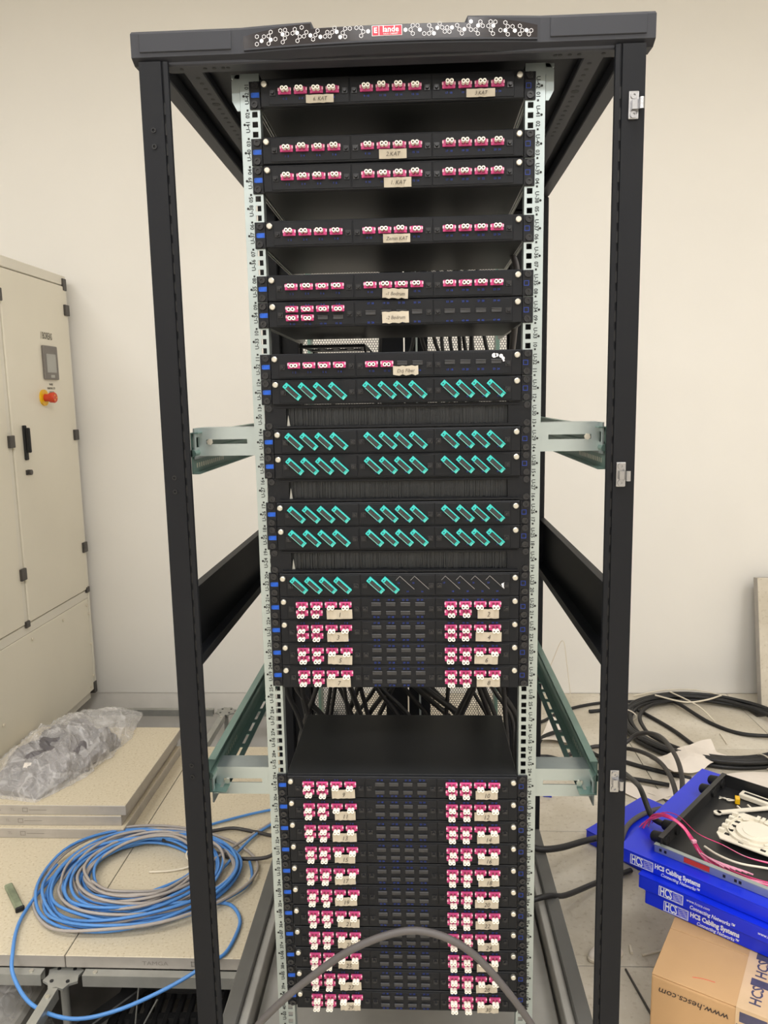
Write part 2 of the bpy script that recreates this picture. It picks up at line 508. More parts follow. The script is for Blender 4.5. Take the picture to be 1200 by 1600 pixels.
for s in (-1, 1):
    X0, X1 = sorted((s * .402, s * .345))
    b = MB(); b.box(*sorted((s * .402, s * .352)), .83, .885, .03, 1.966); b.build('rear_post', M_BLACK, rack, .003)
    b = MB(); b.box(*sorted((s * .355, s * .302)), .845, .88, .06, 1.94); b.build('rear_side_frame', M_BLACK, rack, .002)
    # mid side beam: C channel with lower lip
    b = MB()
    b.box(*sorted((s * .402, s * .399)), -.026, .83, .944, 1.078)
    b.box(*sorted((s * .399, s * .385)), -.026, .83, 1.075, 1.078)
    b.box(*sorted((s * .399, s * .366)), -.026, .83, .944, .947)
    b.box(*sorted((s * .369, s * .366)), -.026, .83, .947, .962)
    b.build('side_beam', M_BLACK, rack)
    # top side beams
    b = MB(); b.box(*sorted((s * .402, s * .374)), -.026, .83, 1.966, 1.992); b.build('top_side_beam', M_COVER, rack, .002)
    b = MB(); b.box(*sorted((s * .350, s * .316)), -.02, .83, 1.976, 1.992); tb = b.build('perforated_top_beam', M_COVER, rack, .002)
    d = MB()
    for k in range(16):
        y = .02 + k * .0235; x = s * .331
        d.cyl((x, y, 1.9757), (x, y, 1.9762), .004 if k != 5 else .008, n=8)
    d.build('hole_row', M_RUBBER, tb)
    # base side beam
    b = MB(); b.box(*sorted((s * .402, s * .366)), -.04, .885, .012, .10); b.build('base_side_beam', M_BASEB, rack, .003)
    b = MB(); b.box(*sorted((s * .366, s * .346)), -.04, .885, .012, .088); b.build('base_inner_lip', M_BASE, rack, .002)
    for y in (.0, .80):
        b = MB(); b.cyl((s * .37, y, .0), (s * .37, y, .012), .022, n=16); b.build('levelling_foot', M_RUBBER, rack)
b = MB(); b.box(-.338, .338, -.04, .87, .036, .042); b.build('base_plate', M_BASE, rack)
b = MB(); b.box(-.402, .402, -.075, -.04, .012, .10); b.build('base_front_beam', M_BLACK, rack, .003)
b = MB(); b.box(-.402, .402, .845, .885, 1.93, 1.99); b.build('rear_top_beam', M_BLACK, rack, .003)
b = MB(); b.box(-.402, .402, .845, .885, .012, .09); b.build('base_rear_beam', M_BLACK, rack, .003)
b = MB(); b.box(-.402, .402, -.03, .885, 1.992, 2.006); b.build('roof_plate', M_BLACK, rack, .002)
b = MB(); b.box(-.362, .362, -.064, -.034, 1.962, 1.975)
fx = b.build('front_cross_beam', M_COVER, rack, .002)
d = MB()
for x in (-.338, -.30, -.285, -.27, -.262, .338, .30, .285, .27, .262):
    d.cyl((x, -.05, 1.9615), (x, -.05, 1.9622), .0035, n=8)
d.build('hole_row', M_RUBBER, fx)

# top cover with curved fascia
def yf(x):
    a = abs(x)
    return -.086 + .013 * (x / .235) ** 2 if a < .235 else -.073
def ztop(x):
    a = abs(x)
    if a < .122: return 2.0040
    return 2.0135
xs = [-.412, -.236] + [-.235 + .235 * 2 * i / 48 for i in range(49)] + [.236, .412]
xs = sorted(set([round(x, 5) for x in xs] + [-.1225, -.1221, .1221, .1225]))
prof = []
for x in xs:
    y = yf(x); zt = ztop(x)
    zt2 = zt
    prof.append([(x, -.03, 1.966), (x, y + .014, 1.965), (x, y, 1.9725), (x, y, zt - .006), (x, y + .007, zt2), (x, .0, zt2 + .001)])
b = MB(); n = 6; vs = [p for r in prof for p in r]; fs = []
for i in range(len(xs) - 1):
    for k in range(n):
        k2 = (k + 1) % n
        fs.append((i * n + k, i * n + k2, (i + 1) * n + k2, (i + 1) * n + k))
fs += [tuple(range(n)), tuple(range(len(xs) * n - 1, len(xs) * n - n - 1, -1))]
b.add(vs, fs); cover = b.build('top_cover', M_COVER, rack)
for s in (-1, 1):
    b = MB(); b.box(*sorted((s * .398, s * .25)), -.0752, -.0725, 1.979, 2.007); b.build('cover_end_panel', M_COVER, cover, .001)
def zhi(x):
    a = abs(x)
    if a < .122: return 1.9995
    t = (a - .122) / (.230 - .122)
    return 2.0075 - .0110 * t ** 1.8
b = MB(); fxs = [-.230 + .46 * i / 60 for i in range(61)]
fxs = sorted(set(fxs + [-.1222, -.1218, .1218, .1222]))
vs = []
for x in fxs:
    zl = 1.9785; zh = zhi(x); y = yf(x)
    vs += [(x, y - .0018, zl), (x, y - .0018, zh), (x, y + .001, zh), (x, y + .001, zl)]
fs = []
for i in range(len(fxs) - 1):
    for k in range(4):
        fs.append((i * 4 + k, i * 4 + (k + 1) % 4, i * 4 + 4 + (k + 1) % 4, i * 4 + 4 + k))
fs += [(0, 1, 2, 3), tuple(len(fxs) * 4 - 4 + k for k in (3, 2, 1, 0))]
b.add(vs, fs); fas = b.build('fascia', M_FASCIA, cover)
b = MB(); vs = []
for x in fxs:
    y = yf(x); vs += [(x, y - .003, 1.9755), (x, y - .003, 1.978), (x, y + .002, 1.9785), (x, y + .002, 1.975)]
b.add(vs, fs); b.build('fascia_rim', M_COVER, cover)

def on_f(x, z, off=.0022): return Vector((x, yf(x) - off, z))
# print layout on the fascia: (x, z - 1.97) in tenths of a millimetre
HEX_RING = [(-2078, 243), (-2083, 135), (-1965, 234), (-1853, 292), (-1890, 238), (-1781, 185), (-1893, 128), (-1699, 301), (-1623, 305), (-1590, 247), (-1629, 189), (-1666, 134), (-1468, 305), (-1505, 251), (-1358, 324), (-1287, 251), (-1326, 196), (-1393, 193), (-1431, 137), (-1109, 262), (-1145, 202), (-1183, 143), (-843, 287), (-881, 227), (-957, 231), (-993, 173), (-920, 172), (-677, 266), (-603, 266), (-715, 209), (-680, 152), (-500, 270), (-428, 266), (-395, 210), (-430, 153), (372, 271), (445, 269), (338, 212), (371, 156), (625, 266), (658, 207), (622, 151), (547, 151), (787, 288), (826, 231), (901, 229), (865, 173), (936, 170), (1055, 258), (1090, 199), (1128, 142), (1232, 248), (1268, 193), (1339, 192), (1375, 137), (1414, 304), (1450, 246), (1572, 304), (1645, 300), (1537, 245), (1575, 187), (1608, 134), (1800, 291), (1838, 236), (1911, 236), (1725, 183), (1839, 125), (2025, 244), (2063, 184), (2026, 129), (2203, 181), (2167, 128)]
HEX_FILL = [(-2005, 176), (-1858, 181), (-1664, 245), (-1433, 250), (-1224, 201), (-1067, 171), (-810, 229), (-756, 152), (-320, 212), (259, 212), (480, 209), (697, 151), (751, 228), (976, 228), (1165, 200), (1268, 309), (1379, 250), (1612, 247), (1801, 181), (1948, 178), (2131, 184)]
b = MB()
for lst, fill in ((HEX_RING, 0), (HEX_FILL, 1)):
    for u, v in lst:
        x = u * 1e-4; z = 1.97 + v * 1e-4; R = .0033
        o = [on_f(x + R * math.cos(PI / 6 + k * PI / 3), z + R * math.sin(PI / 6 + k * PI / 3)) for k in range(6)]
        if fill: b.add(o, [tuple(range(6))])
        else:
            ii = [on_f(x + .0026 * math.cos(PI / 6 + k * PI / 3), z + .0026 * math.sin(PI / 6 + k * PI / 3)) for k in range(6)]
            b.add(o + ii, [(k, (k + 1) % 6, 6 + (k + 1) % 6, 6 + k) for k in range(6)])
hx = b.build('hexagon_print', M_WHITE, fas); hx['kind'] = 'stuff'; hx['label'] = 'white honeycomb pattern printed on the fascia'
def frect(mb, x0, x1, z0, z1, off): mb.add([on_f(x0, z0, off), on_f(x1, z0, off), on_f(x1, z1, off), on_f(x0, z1, off)], [(0, 1, 2, 3)])
LX0, LX1, LZ0, LZ1 = -.0262, .0206, 1.9838, 1.9988
b = MB(); frect(b, LX0, LX1, LZ0, LZ1, .0024); lg = b.build('maker_badge', M_WHITE, fas); lg['label'] = 'red and white maker badge'
b = MB(); frect(b, LX0 + .0008, LX0 + .0105, LZ0 + .0008, LZ1 - .0008, .0027); frect(b, LX0 + .0116, LX1 - .0008, LZ0 + .0008, LZ1 - .0008, .0027); b.build('badge_field', M_RED, lg)
b = MB()
text_at(b, 'E', .0105, LX0 + .0056, yf(0) - .0031, (LZ0 + LZ1) / 2, bold=.0004)
text_at(b, 'lande', .0118, (LX0 + .0116 + LX1) / 2, yf(0) - .0031, LZ1 - .0062, bold=.0002)
text_at(b, 'RACK CABINET', .0033, (LX0 + .0116 + LX1) / 2, yf(0) - .0031, LZ0 + .0024)
b.build('badge_lettering', M_WHITE, lg)

# 19 inch rails
def rail(s):
    a0, a1 = (.2225, .2555) if s > 0 else (-.2555, -.2225)
    b = MB(); holes = []
    hc = s * .2316
    for u in range(42):
        zc = (zu(u) + zu(u + 1)) / 2
        for k in (-.0159, 0, .0159):
            holes.append((hc - .0047, hc + .0047, zc + k - .0047, zc + k + .0047))
    rect_hole_plate(b, a0, a1, .045, 1.972, holes, 0, .002)
    xo = s * .2555
    b.box(*sorted((xo, xo - s * .002)), .002, .055, .045, 1.972)
    xi = s * .2225
    b.box(*sorted((xi, xi + s * .0015)), .002, .022, .045, 1.972)
    r = b.build('mounting_rail', M_ZINC, rack)
    t = MB(); d = MB()
    for u in range(42):
        z0, z1 = zu(u + 1), zu(u); h = z1 - z0
        tx = s * .2437
        rot = -PI / 2 if s > 0 else PI / 2
        text_at(t, 'U-%02d' % (42 - u), .0094, tx, -.0004, z0 + h * .62 if s > 0 else z0 + h * .42, rot, bold=.0002)
        text_at(t, '%02d' % (u + 1), .0094, tx, -.0004, z0 + h * .19 if s > 0 else z0 + h * .83, rot, bold=.0002)
        d.box(tx - .0016, tx + .0016, -.0006, -.0001, z0 - .0016, z0 + .0016)
        d.cyl((s * .2497, -.0005, z0 + h * .5), (s * .2497, -.0001, z0 + h * .5), .0021, n=8)
    t.build('unit_numbers', M_INKRAIL, r)['kind'] = 'stuff'; d.build('index_holes', M_RUBBER, r)['kind'] = 'stuff'
    return r
rail(-1); rail(1)
# top rail hangers
for s in (-1, 1):
    b = MB(); b.prism([(s * .2225, 1.972), (s * .262, 1.972), (s * .270, 1.962), (s * .270, 1.93), (s * .262, 1.915), (s * .2565, 1.915), (s * .2565, 1.955), (s * .2225, 1.955)], .003, .006, 'y')
    b.box(*sorted((s * .2225, s * .270)), .003, .06, 1.966, 1.972)
    b.build('rail_hanger', M_ZINC, rack)
# rear rails (zinc) seen through the gaps
for s in (-1, 1):
    b = MB(); b.box(*sorted((s * .246, s * .2605)), .735, .738, .05, 1.95); b.box(*sorted((s * .246, s * .248)), .69, .738, .05, 1.95)
    b.build('rear_mounting_rail', M_ZINC_GREEN, rack)
# depth rails with slots + slotted brackets
def bracket(s, z0, z1):
    b = MB(); xa, xb = .2555, .3585
    sl = (.270, .345); zc = (z0 + z1) / 2; sh = .0042
    for (p, q, r0, r1) in ((xa, xb, z0, zc - sh), (xa, xb, zc + sh, z1), (xa, sl[0], zc - sh, zc + sh), (sl[1], xb, zc - sh, zc + sh)):
        b.box(*sorted((s * p, s * q)), .004, .0065, r0, r1)
    b.box(*sorted((s * xa, s * xb)), .0065, .052, z1 - .0025, z1)
    b.box(*sorted((s * xa, s * (xa + .0025))), .0065, .05, z0, z1)
    br = b.build('rail_bracket', M_ZINC, rack)
    e = MB()
    for r0, r1 in ((z0 - .004, zc - .009), (zc + .009, z1)):
        e.box(*sorted((s * .3585, s * .361)), -.022, .052, r0, r1)
    e.box(*sorted((s * .3585, s * .361)), -.022, -.012, zc - .009, zc + .009); e.box(*sorted((s * .3585, s * .361)), .006, .052, zc - .009, zc + .009)
    e.build('bracket_tab', M_ZINC, br)
    MB().cyl((s * .338, .001, zc), (s * .338, .004, zc), .0058, n=6).build('bracket_bolt', M_SCREW, br)
def depth_rail(s, z0, z1, lip):
    b = MB(); x = s * .3655
    b.box(*sorted((x, x - s * .002)), -.024, .83, z0, z1)
    # bottom flange with slots
    xa, xb = .3635, .3635 - lip
    xs0, xs1 = xb + lip * .36, xb + lip * .58
    b.box(*sorted((s * xa, s * xs1)), -.024, .83, z0, z0 + .002); b.box(*sorted((s * xs0, s * xb)), -.024, .83, z0, z0 + .002)
    y = -.024
    while y < .83:
        y2 = min(y + .016, .83); b.box(*sorted((s * xs1, s * xs0)), y, y2, z0, z0 + .002); y = y2 + .046
    b.box(*sorted((x - s * .002, x - s * .014)), -.024, .83, z1 - .002, z1)
    # rolled stiffening ridge
    b.cyl((x - s * .002, -.024, (z0 + z1) / 2), (x - s * .002, .83, (z0 + z1) / 2), .007, n=8)
    r = b.build('depth_rail', M_ZINC_GREEN, rack)
    d = MB()
    for k in range(14):
        d.box(*sorted((s * .3634, s * .3628)), .0 + k * .014, .004 + k * .014, z0 + .010, z0 + .018)
    d.build('slot_row', M_SCREW, r)
for s in (-1, 1):
    bracket(s, 1.3305, 1.3815); bracket(s, .672, .7275)
    depth_rail(s, 1.300, 1.374, .012); depth_rail(s, .690, .757, .030)

# perforated rear double door
def perforated(name, x0, x1, z0, z1, y, parent):
    p = .0078; R = p / math.sqrt(3); vs = []; fs = []
    row = 0; z = z0
    while z < z1:
        x = x0 + (p / 2 if row % 2 else 0)
        while x < x1:
            o = len(vs)
            for rr in (R, R * .80):
                for k in range(6):
                    a = PI / 6 + k * PI / 3; vs.append((x + rr * math.cos(a), y, z + rr * math.sin(a)))
            fs += [(o + k, o + (k + 1) % 6, o + 6 + (k + 1) % 6, o + 6 + k) for k in range(6)]
            x += p
        z += R * 1.5; row += 1
    b = MB(); b.add(vs, fs); o = b.build(name, M_BLACK, parent); o['kind'] = 'stuff'
for s in (-1, 1):
    b = MB()
    b.box(*sorted((s * .002, s * .068)), .872, .89, .10, 1.93)
    b.box(*sorted((s * .296, s * .345)), .872, .89, .10, 1.93)
    b.box(*sorted((s * .068, s * .296)), .872, .89, .10, .16); b.box(*sorted((s * .068, s * .296)), .872, .89, 1.87, 1.93)
    dr = b.build('rear_door', M_BLACK, rack, .002)
    x0, x1 = sorted((s * .068, s * .296)); perforated('perforated_sheet', x0, x1, .16, 1.87, .881, dr)
b = MB(); b.cyl((.036, .862, .1), (.036, .862, 1.93), .003, n=8); b.build('door_lock_rod', M_ZINC, rack)

# ------------------------------------------------------------------ patch panels
PW = .4795                                       # overall width of a panel
EARW = .0195
FW = PW / 2 - EARW                               # half width of the face
PH = .0437
GX = (-.1375, -.0008, .1355)
AX = (-.0402, -.0134, .0134, .0402)

def share(mb, name, material, bevel=0, seg=1): return mb.mesh(name, material, bevel, seg)
ME = {}
ME['chassis'] = share(MB().box(-FW, FW, .0, .275, -PH / 2 + .0004, PH / 2 - .0004), 'chassis', M_TRAY, .001)
ME['ear'] = share(MB().box(-EARW / 2 + .0004, EARW / 2 - .0004, -.003, -.0005, -PH / 2, PH / 2), 'mounting_ear', M_EAR, .0006)
fp = MB(); fp.box(-FW + .0012, FW - .0005, -.0105, .0, -PH / 2, PH / 2)
ME['face'] = share(fp, 'front_plate', M_PANEL, .0014)
ME['plate'] = share(MB().box(-.0675, .0675, -.0118, -.0100, -.0188, .0188), 'adapter_plate', M_PANEL, .0005)
th = MB(); th.cyl((0, -.0105, 0), (0, -.0155, 0), .0049, n=16); th.cyl((0, -.0155, 0), (0, -.0165, 0), .0049, .0038, n=16)
th.box(-.0032, .0032, -.0168, -.0165, -.0005, .0005)
ME['thumb'] = share(th, 'thumb_screw', M_SCREW)
sc = MB(); sc.ring((0, -.003, 0), (0, -.0062, 0), .0058, .0026, 14); sc.cyl((0, -.0045, 0), (0, -.003, 0), .0028, n=8)
ME['screw'] = share(sc, 'mounting_screw', M_BSCREW)
rv = MB(); rv.cyl((0, -.0118, 0), (0, -.0175, 0), .0034, .0026, n=10); rv.box(-.0045, .0045, -.0135, -.0118, -.0045, .0045)
ME['rivet'] = share(rv, 'push_rivet', M_BSCREW)
st = MB(); st.box(-.0062, .0062, -.0034, -.0030, -.0040, .0040)
st.box(-.0080, -.0064, -.0034, -.0030, -.0034, .0034)
ME['sticker'] = share(st, 'blue_sticker', M_BLUEST)
sq = MB()
for q in ((-.0042, .0042, .0034, .0042), (-.0042, .0042, -.0042, -.0034), (-.0042, -.0034, -.0034, .0034), (.0034, .0042, -.0034, .0034)):
    sq.box(q[0], q[1], -.0033, -.0030, q[2], q[3])
ME['square'] = share(sq, 'square_mark', M_BLUEPR)
sl = MB(); sl.prism([(-FW + .001, -PH / 2 - .0004), (-FW + .009, -PH / 2 - .0004), (-FW + .009, -PH / 2 - .0028), (-FW + .001, -PH / 2 - .0028)], .0, .27, 'y')
slide = MB()
slide.box(-.0050, -.0034, .004, .40, -.0145, .008); slide.box(-.0012, .0010, .004, .40, -.0135, .008); slide.box(-.0034, -.0012, .004, .40, .004, .008); slide.box(.0030, .0042, .004, .42, -.012, .010); slide.box(.0010, .0030, .004, .40, .004, .008)
ME['slide'] = share(slide, 'drawer_slide', mat('drawer_slide_steel', rgb(205, 206, 204), .35, .35, noise=(30, .04)))
# LC duplex adapter
ad = MB()
ad.box(-.0108, .0108, -.0145, -.0118, -.0052, .0052)
ad.box(-.0072, .0072, -.0172, -.0145, -.0050, .0050)
ME['lc'] = share(ad, 'duplex_adapter', M_PINK, .0004)
cl = MB()
for s in (-1, 1): cl.box(*sorted((s * .0088, s * .0112)), -.0149, -.0145, -.0002, .0040)
ME['clip'] = share(cl, 'adapter_clip', mat('pale_pink_clip', rgb(240, 190, 205), .4, noise=(60, .05)))
so = MB()
for s in (-1, 1): so.box(*sorted((s * .0010, s * .0056)), -.0176, -.0172, -.0038, .0042)
ME['sock'] = share(so, 'socket', M_PINKD)
cp = MB()
for s in (-1, 1):
    cp.ring((s * .0033, -.0172, 0), (s * .0033, -.0270, 0), .0033, .0018, 14)
ME['cap'] = share(cp, 'dust_cap', M_CAP)
pg = MB(); pg.box(-.0088, .0088, -.0140, -.0118, -.0036, .0036); pg.box(-.0088, .0088, -.0152, -.0140, .0018, .0036)
ME['plug'] = share(pg, 'port_plug', M_PLUG, .0004)
# teal multi-fibre adapter, drawn lying along +x then tilted
tl = MB(); Lh, Hh = .0182, .0052
tl.box(-Lh, Lh, -.0190, -.0118, Hh - .0020, Hh); 
tl.box(-Lh, -Lh + .0065, -.0190, -.0118, -Hh, Hh - .0020); tl.box(Lh - .0058, Lh, -.0175, -.0118, -Hh, Hh - .0020)
ME['mpo'] = share(tl, 'multifibre_adapter', M_TEAL, .0005)
tc = MB(); tc.box(-Lh + .0065, Lh - .0058, -.0180, -.0118, -Hh, -Hh + .0012); tc.box(Lh - .0022, Lh - .0006, -.0181, -.0175, -Hh + .001, Hh - .003)
ME['mpo_rim'] = share(tc, 'clear_rim', M_TEALC)
tk = MB(); tk.box(-Lh + .0068, Lh - .0060, -.0186, -.0118, -Hh + .0014, Hh - .0022)
for k in (-.006, .0, .006): tk.box(k - .0012, k + .0012, -.0191, -.0186, -.0022, .0016)
ME['mpo_plug'] = share(tk, 'shutter', M_PLUG, .0004)
th2 = MB(); th2.cyl((-Lh + .003, -.0193, -.001), (-Lh + .003, -.0189, -.001), .0014, n=8)
ME['mpo_screw'] = share(th2, 'adapter_screw', mat('teal_screw', rgb(20, 80, 100), .4, noise=(60, .1)))
te = MB(); te.box(-Lh, Lh, -.0124, -.0117, Hh - .0006, Hh + .0003); te.box(-Lh, -Lh + .0008, -.0124, -.0117, -Hh, Hh)
ME['mpo_empty'] = share(te, 'empty_port_outline', mat('worn_grey_edge', rgb(128, 126, 124), .5, noise=(60, .1)))

def number_mesh(kind, filled=12):
    b = MB()
    for g in range(3):
        for k in range(4):
            x = GX[g] + AX[k]; n1 = g * 8 + k * 2 + 1
            if kind == 'single' : text_at(b, '%d  %d' % (n1, n1 + 1), .0046, x, -.0121, -.0105)
            elif kind == 'double':
                n2 = g * 16 + k * 2 + 1
                text_at(b, '%d  %d' % (n2, n2 + 1), .0046, x, -.0121, .0155)
                text_at(b, '%d  %d' % (n2 + 8, n2 + 9), .0046, x, -.0121, -.0168)
            else:
                text_at(b, str(n1), .0042, x - .012, -.0121, .0035); text_at(b, str(n1 + 1), .0042, x + .004, -.0121, -.0125)
    return b.mesh('port_numbers', M_BLUEPR)
NUM = {k: number_mesh(k) for k in ('single', 'double', 'mpo')}

def paper_tape(t, x, z, w, h, txt, ts=.010, rot=0., wavy=0., y=-.0168):
    b = MB(); n = 8; vs = []
    for i in range(n + 1):
        u = -w / 2 + w * i / n
        yy = y - .0007 * math.sin(i * 1.9 + x * 90) - .0005 * math.cos(i * 3.1)
        dz = wavy * math.sin(i * 2.3 + x * 50)
        vs += [(u, yy, -h / 2 + dz), (u, yy - .0006, h / 2 + dz * .6), (u, yy + .0005, h / 2 + dz * .6), (u, yy + .0005, -h / 2 + dz)]
    fs = []
    for i in range(n):
        for k in range(4): fs.append((i * 4 + k, i * 4 + (k + 1) % 4, i * 4 + 4 + (k + 1) % 4, i * 4 + 4 + k))
    fs += [(0, 1, 2, 3), (n * 4 + 3, n * 4 + 2, n * 4 + 1, n * 4)]
    b.add(vs, fs)
    o = b.build('paper_tape', M_PAPER, t, loc=(x, 0, z)); o.rotation_euler = (0, rot, 0)
    o['label'] = 'strip of paper tape with handwriting'
    b = MB(); text_at(b, txt, ts, 0, y - .0020, -.0008, sx=.9, shear=.25)
    b.build('handwriting', M_INK, o)

def panel(idx, label, kind, group, slides=False, dx=0.):
    zc = (zu(idx) + zu(idx + 1)) / 2
    t = thing('fibre_patch_panel', label, 'patch panel', (dx, 0, zc), group=group)
    link('chassis', ME['chassis'], t)
    f = link('front_plate', ME['face'], t)
    for s in (-1, 1):
        e = link('mounting_ear', ME['ear'], t, (s * (PW / 2 - EARW / 2), 0, 0))
        for k in (-.0150, .0150):
            link('mounting_screw', ME['screw'], e, (random.uniform(-.001, .001), 0, k))
        link('blue_sticker' if s < 0 else 'square_mark', ME['sticker' if s < 0 else 'square'], e, (.0015 if s < 0 else -.0025, 0, 0))
        link('thumb_screw', ME['thumb'], t, (s * (FW - .0085), 0, .0128))
        if slides: link('drawer_slide', ME['slide'], t, (s * (FW + .005), 0, -.006))
    for g in GX:
        link('adapter_plate', ME['plate'], t, (g, 0, 0))
        for s in (-1, 1): link('push_rivet', ME['rivet'], t, (g + s * .0605, 0, -.001))
    link('port_numbers', NUM[kind], t)['kind'] = 'stuff'
    return t

def lc(t, x, z, tilt=0.):
    a = link('duplex_adapter', ME['lc'], t, (x, 0, z))
    link('adapter_clip', ME['clip'], a); link('socket', ME['sock'], a)
    link('dust_cap', ME['cap'], a, (random.uniform(-.0014, .0014), 0, -.0012 + tilt + random.uniform(-.0008, .0008)))
def mpo(t, x, z):
    a = link('multifibre_adapter', ME['mpo'], t, (x, 0, z), (0, math.radians(43), 0))
    link('clear_rim', ME['mpo_rim'], a); link('shutter', ME['mpo_plug'], a); link('adapter_screw', ME['mpo_screw'], a)

G_P = 'patch panels mounted in the rack'
WORDS = 'zero one two three four five six seven eight nine ten eleven twelve thirteen fourteen fifteen sixteen seventeen eighteen nineteen twenty'.split()
def word(n): return WORDS[n] if n <= 20 else ('thirty' if n == 30 else 'twenty-' + WORDS[n - 20])
def single(idx, label, tapes, kind='single', zr=.0012, **k):
    t = panel(idx, label, kind, G_P, slides=True, **k)
    for g in GX:
        for a in AX: lc(t, g + a, zr, .0012 + random.choice((0, 0, .0014)))
    for tp in tapes: paper_tape(t, *tp)
    return t
single(0, 'topmost black patch panel with twelve pink ports and two paper tapes', [(-.1185, -.0138, .046, .0125, '6. KAT', .0088, 0, 0), (.1475, -.0138, .047, .0125, '3.KAT', .0085, 0, 0)])
single(2, 'upper of two adjoining pink-port panels near the rack top, tape reading 2.KAT', [(.0015, -.0135, .046, .0150, '2.KAT', .0098, 0, 0)])
single(3, 'lower of two adjoining pink-port panels near the rack top, tape reading 1. KAT', [(.009, -.0135, .046, .0155, '1. KAT', .0098, 0, 0)])
single(5, 'black patch panel with twelve pink ports and tape reading Zemin KAT', [(.006, -.0132, .046, .0140, 'Zemin KAT', .0084, 0, 0)])
single(7, 'black patch panel with twelve pink ports and tape reading -1 Bodrum', [(.0022, -.0140, .044, .0160, '-1 Bodrum', .0084, .04, .0012)])
t = panel(8, 'black patch panel with six pink ports in two rows at left', 'double', G_P, slides=True)
for i, a in enumerate(AX):
    lc(t, GX[0] + a, .0085)
    if i < 2: lc(t, GX[0] + a, -.0062)
    else: link('port_plug', ME['plug'], t, (GX[0] + a, 0, -.0062))
    for g in GX[1:]: link('port_plug', ME['plug'], t, (g + a, 0, .0))
paper_tape(t, .0022, -.0090, .046, .0190, '-2 Bodrum', .0084, -.02, .0010)
t = panel(10, 'black patch panel with six pink ports and a torn tape', 'single', G_P, slides=True)
for i, a in enumerate(AX):
    lc(t, GX[0] + a, .0015)
    if i < 2: lc(t, GX[1] + a, .0015)
    else: link('port_plug', ME['plug'], t, (GX[1] + a, 0, .0025))
    link('port_plug', ME['plug'], t, (GX[2] + a, 0, .0025))
paper_tape(t, .0185, -.0105, .044, .0155, 'Dış Fiber', .0088, -.02, .0014)
b = MB()
for (x, z, r) in ((.172, .0125, .0042), (.1765, .0130, .0032), (.184, .0115, .0035), (.1875, .0075, .003), (.1885, .0035, .0018)):
    b.cyl((x, -.0126, z), (x, -.0120, z), r, n=7)
o = b.build('torn_paper_residue', M_WHITE, t)

def teal(idx, label, n=12):
    t = panel(idx, label, 'mpo', G_P)
    for i in range(12):
        x = GX[i // 4] + AX[i % 4] - (.004 if i < 4 else .0)
        if i < n: mpo(t, x, .0005)
        else: link('empty_port_outline', ME['mpo_empty'], t, (x, 0, .0005), (0, math.radians(43), 0))
    return t
teal(11, 'black patch panel of twelve teal ports above the topmost brush panel')
teal(13, 'black patch panel of twelve teal ports directly below the topmost brush panel')
teal(14, 'black patch panel of twelve teal ports directly above the middle brush panel')
teal(16, 'black patch panel of twelve teal ports directly below the middle brush panel')
teal(17, 'black patch panel of twelve teal ports directly above the lowest brush panel')
t = teal(19, 'black patch panel with six teal ports and six empty diagonal slots', 6)
b = MB(); b.prism([(.187, .001), (.1925, .004), (.1925, -.007), (.189, -.005)], -.0126, -.0118, 'y'); b.build('torn_paper_residue', M_WHITE, t)

def quad(idx, n1, label):
    t = panel(idx, label, 'double', G_P, dx=max(0, .00035 * (idx - 27)))
    for gi in (0, 2):
        for i, a in enumerate(AX):
            lc(t, GX[gi] + a, .0072, -.0022)
            if i < 2: lc(t, GX[gi] + a, -.0080, -.0022)
        w = random.uniform(.038, .048)
        paper_tape(t, GX[gi] + .0265 + random.uniform(-.003, .003), -.0090 + random.uniform(-.001, .001), w, .0175, str(n1 + (1 if gi else 0)), .0125, random.uniform(-.04, .04), .0004, y=-.0190)
    for a in AX:
        link('port_plug', ME['plug'], t, (GX[1] + a, 0, .0078)); link('port_plug', ME['plug'], t, (GX[1] + a, 0, -.0085))
    return t
for k in range(4): quad(20 + k, 1 + 2 * k, 'black patch panel with pink ports and tapes numbered %s and %s' % (word(1 + 2 * k), word(2 + 2 * k)))
for k in range(11): quad(28 + k, 9 + 2 * k, 'black patch panel with pink ports and tapes numbered %s and %s' % (word(9 + 2 * k), word(10 + 2 * k)))

def brush(idx, label):
    zc = (zu(idx) + zu(idx + 1)) / 2
    t = thing('brush_panel', label, 'brush panel', (.002, 0, zc), group='brush panels')
    hw = PW / 2 - .003; sx0, sx1, sz0, sz1 = -.198, .196, -.0155, .0150
    b = MB()
    for q in ((-hw, hw, sz1, PH / 2), (-hw, hw, -PH / 2, sz0), (-hw, sx0, sz0, sz1), (sx1, hw, sz0, sz1)):
        b.box(q[0], q[1], -.0035, -.0005, q[2], q[3])
    b.box(-hw + .022, hw - .022, -.010, -.0035, sz0 - .004, sz0 - .0012); b.box(-hw + .022, hw - .022, -.006, -.0035, sz1 + .0015, sz1 + .0035)
    b.build('frame', M_PANEL, t)
    b = MB(); x = sx0 + .004
    while x < sx1 - .001:
        w = random.uniform(.0012, .0026); y = .004 + random.uniform(-.002, .002); ln = random.uniform(-.001, .002)
        b.box(x, x + w, y, y + .002, sz0 - .001 + max(0, ln), sz1 + .002); x += w + random.uniform(.0, .0003)
    o = b.build('bristles', M_BRISTLE, t); o['kind'] = 'stuff'
    b = MB(); b.box(sx0 - .002, sx1 + .002, .0085, .010, sz0 - .002, sz1 + .003); b.build('bristle_backing', M_BRISTLE, t)
    b = MB(); b.prism([(sx0 + .0005, sz0), (sx0 + .006, sz0), (sx0 + .003, sz1 - .012)], -.001, .003, 'y'); b.build('bristle_clip', M_STEEL, t)
    for s in (-1, 1):
        for k in (-.0155, .0155): link('mounting_screw', ME['screw'], t, (s * (PW / 2 - .011), 0, k))
brush(12, 'topmost black brush panel between rows of teal ports')
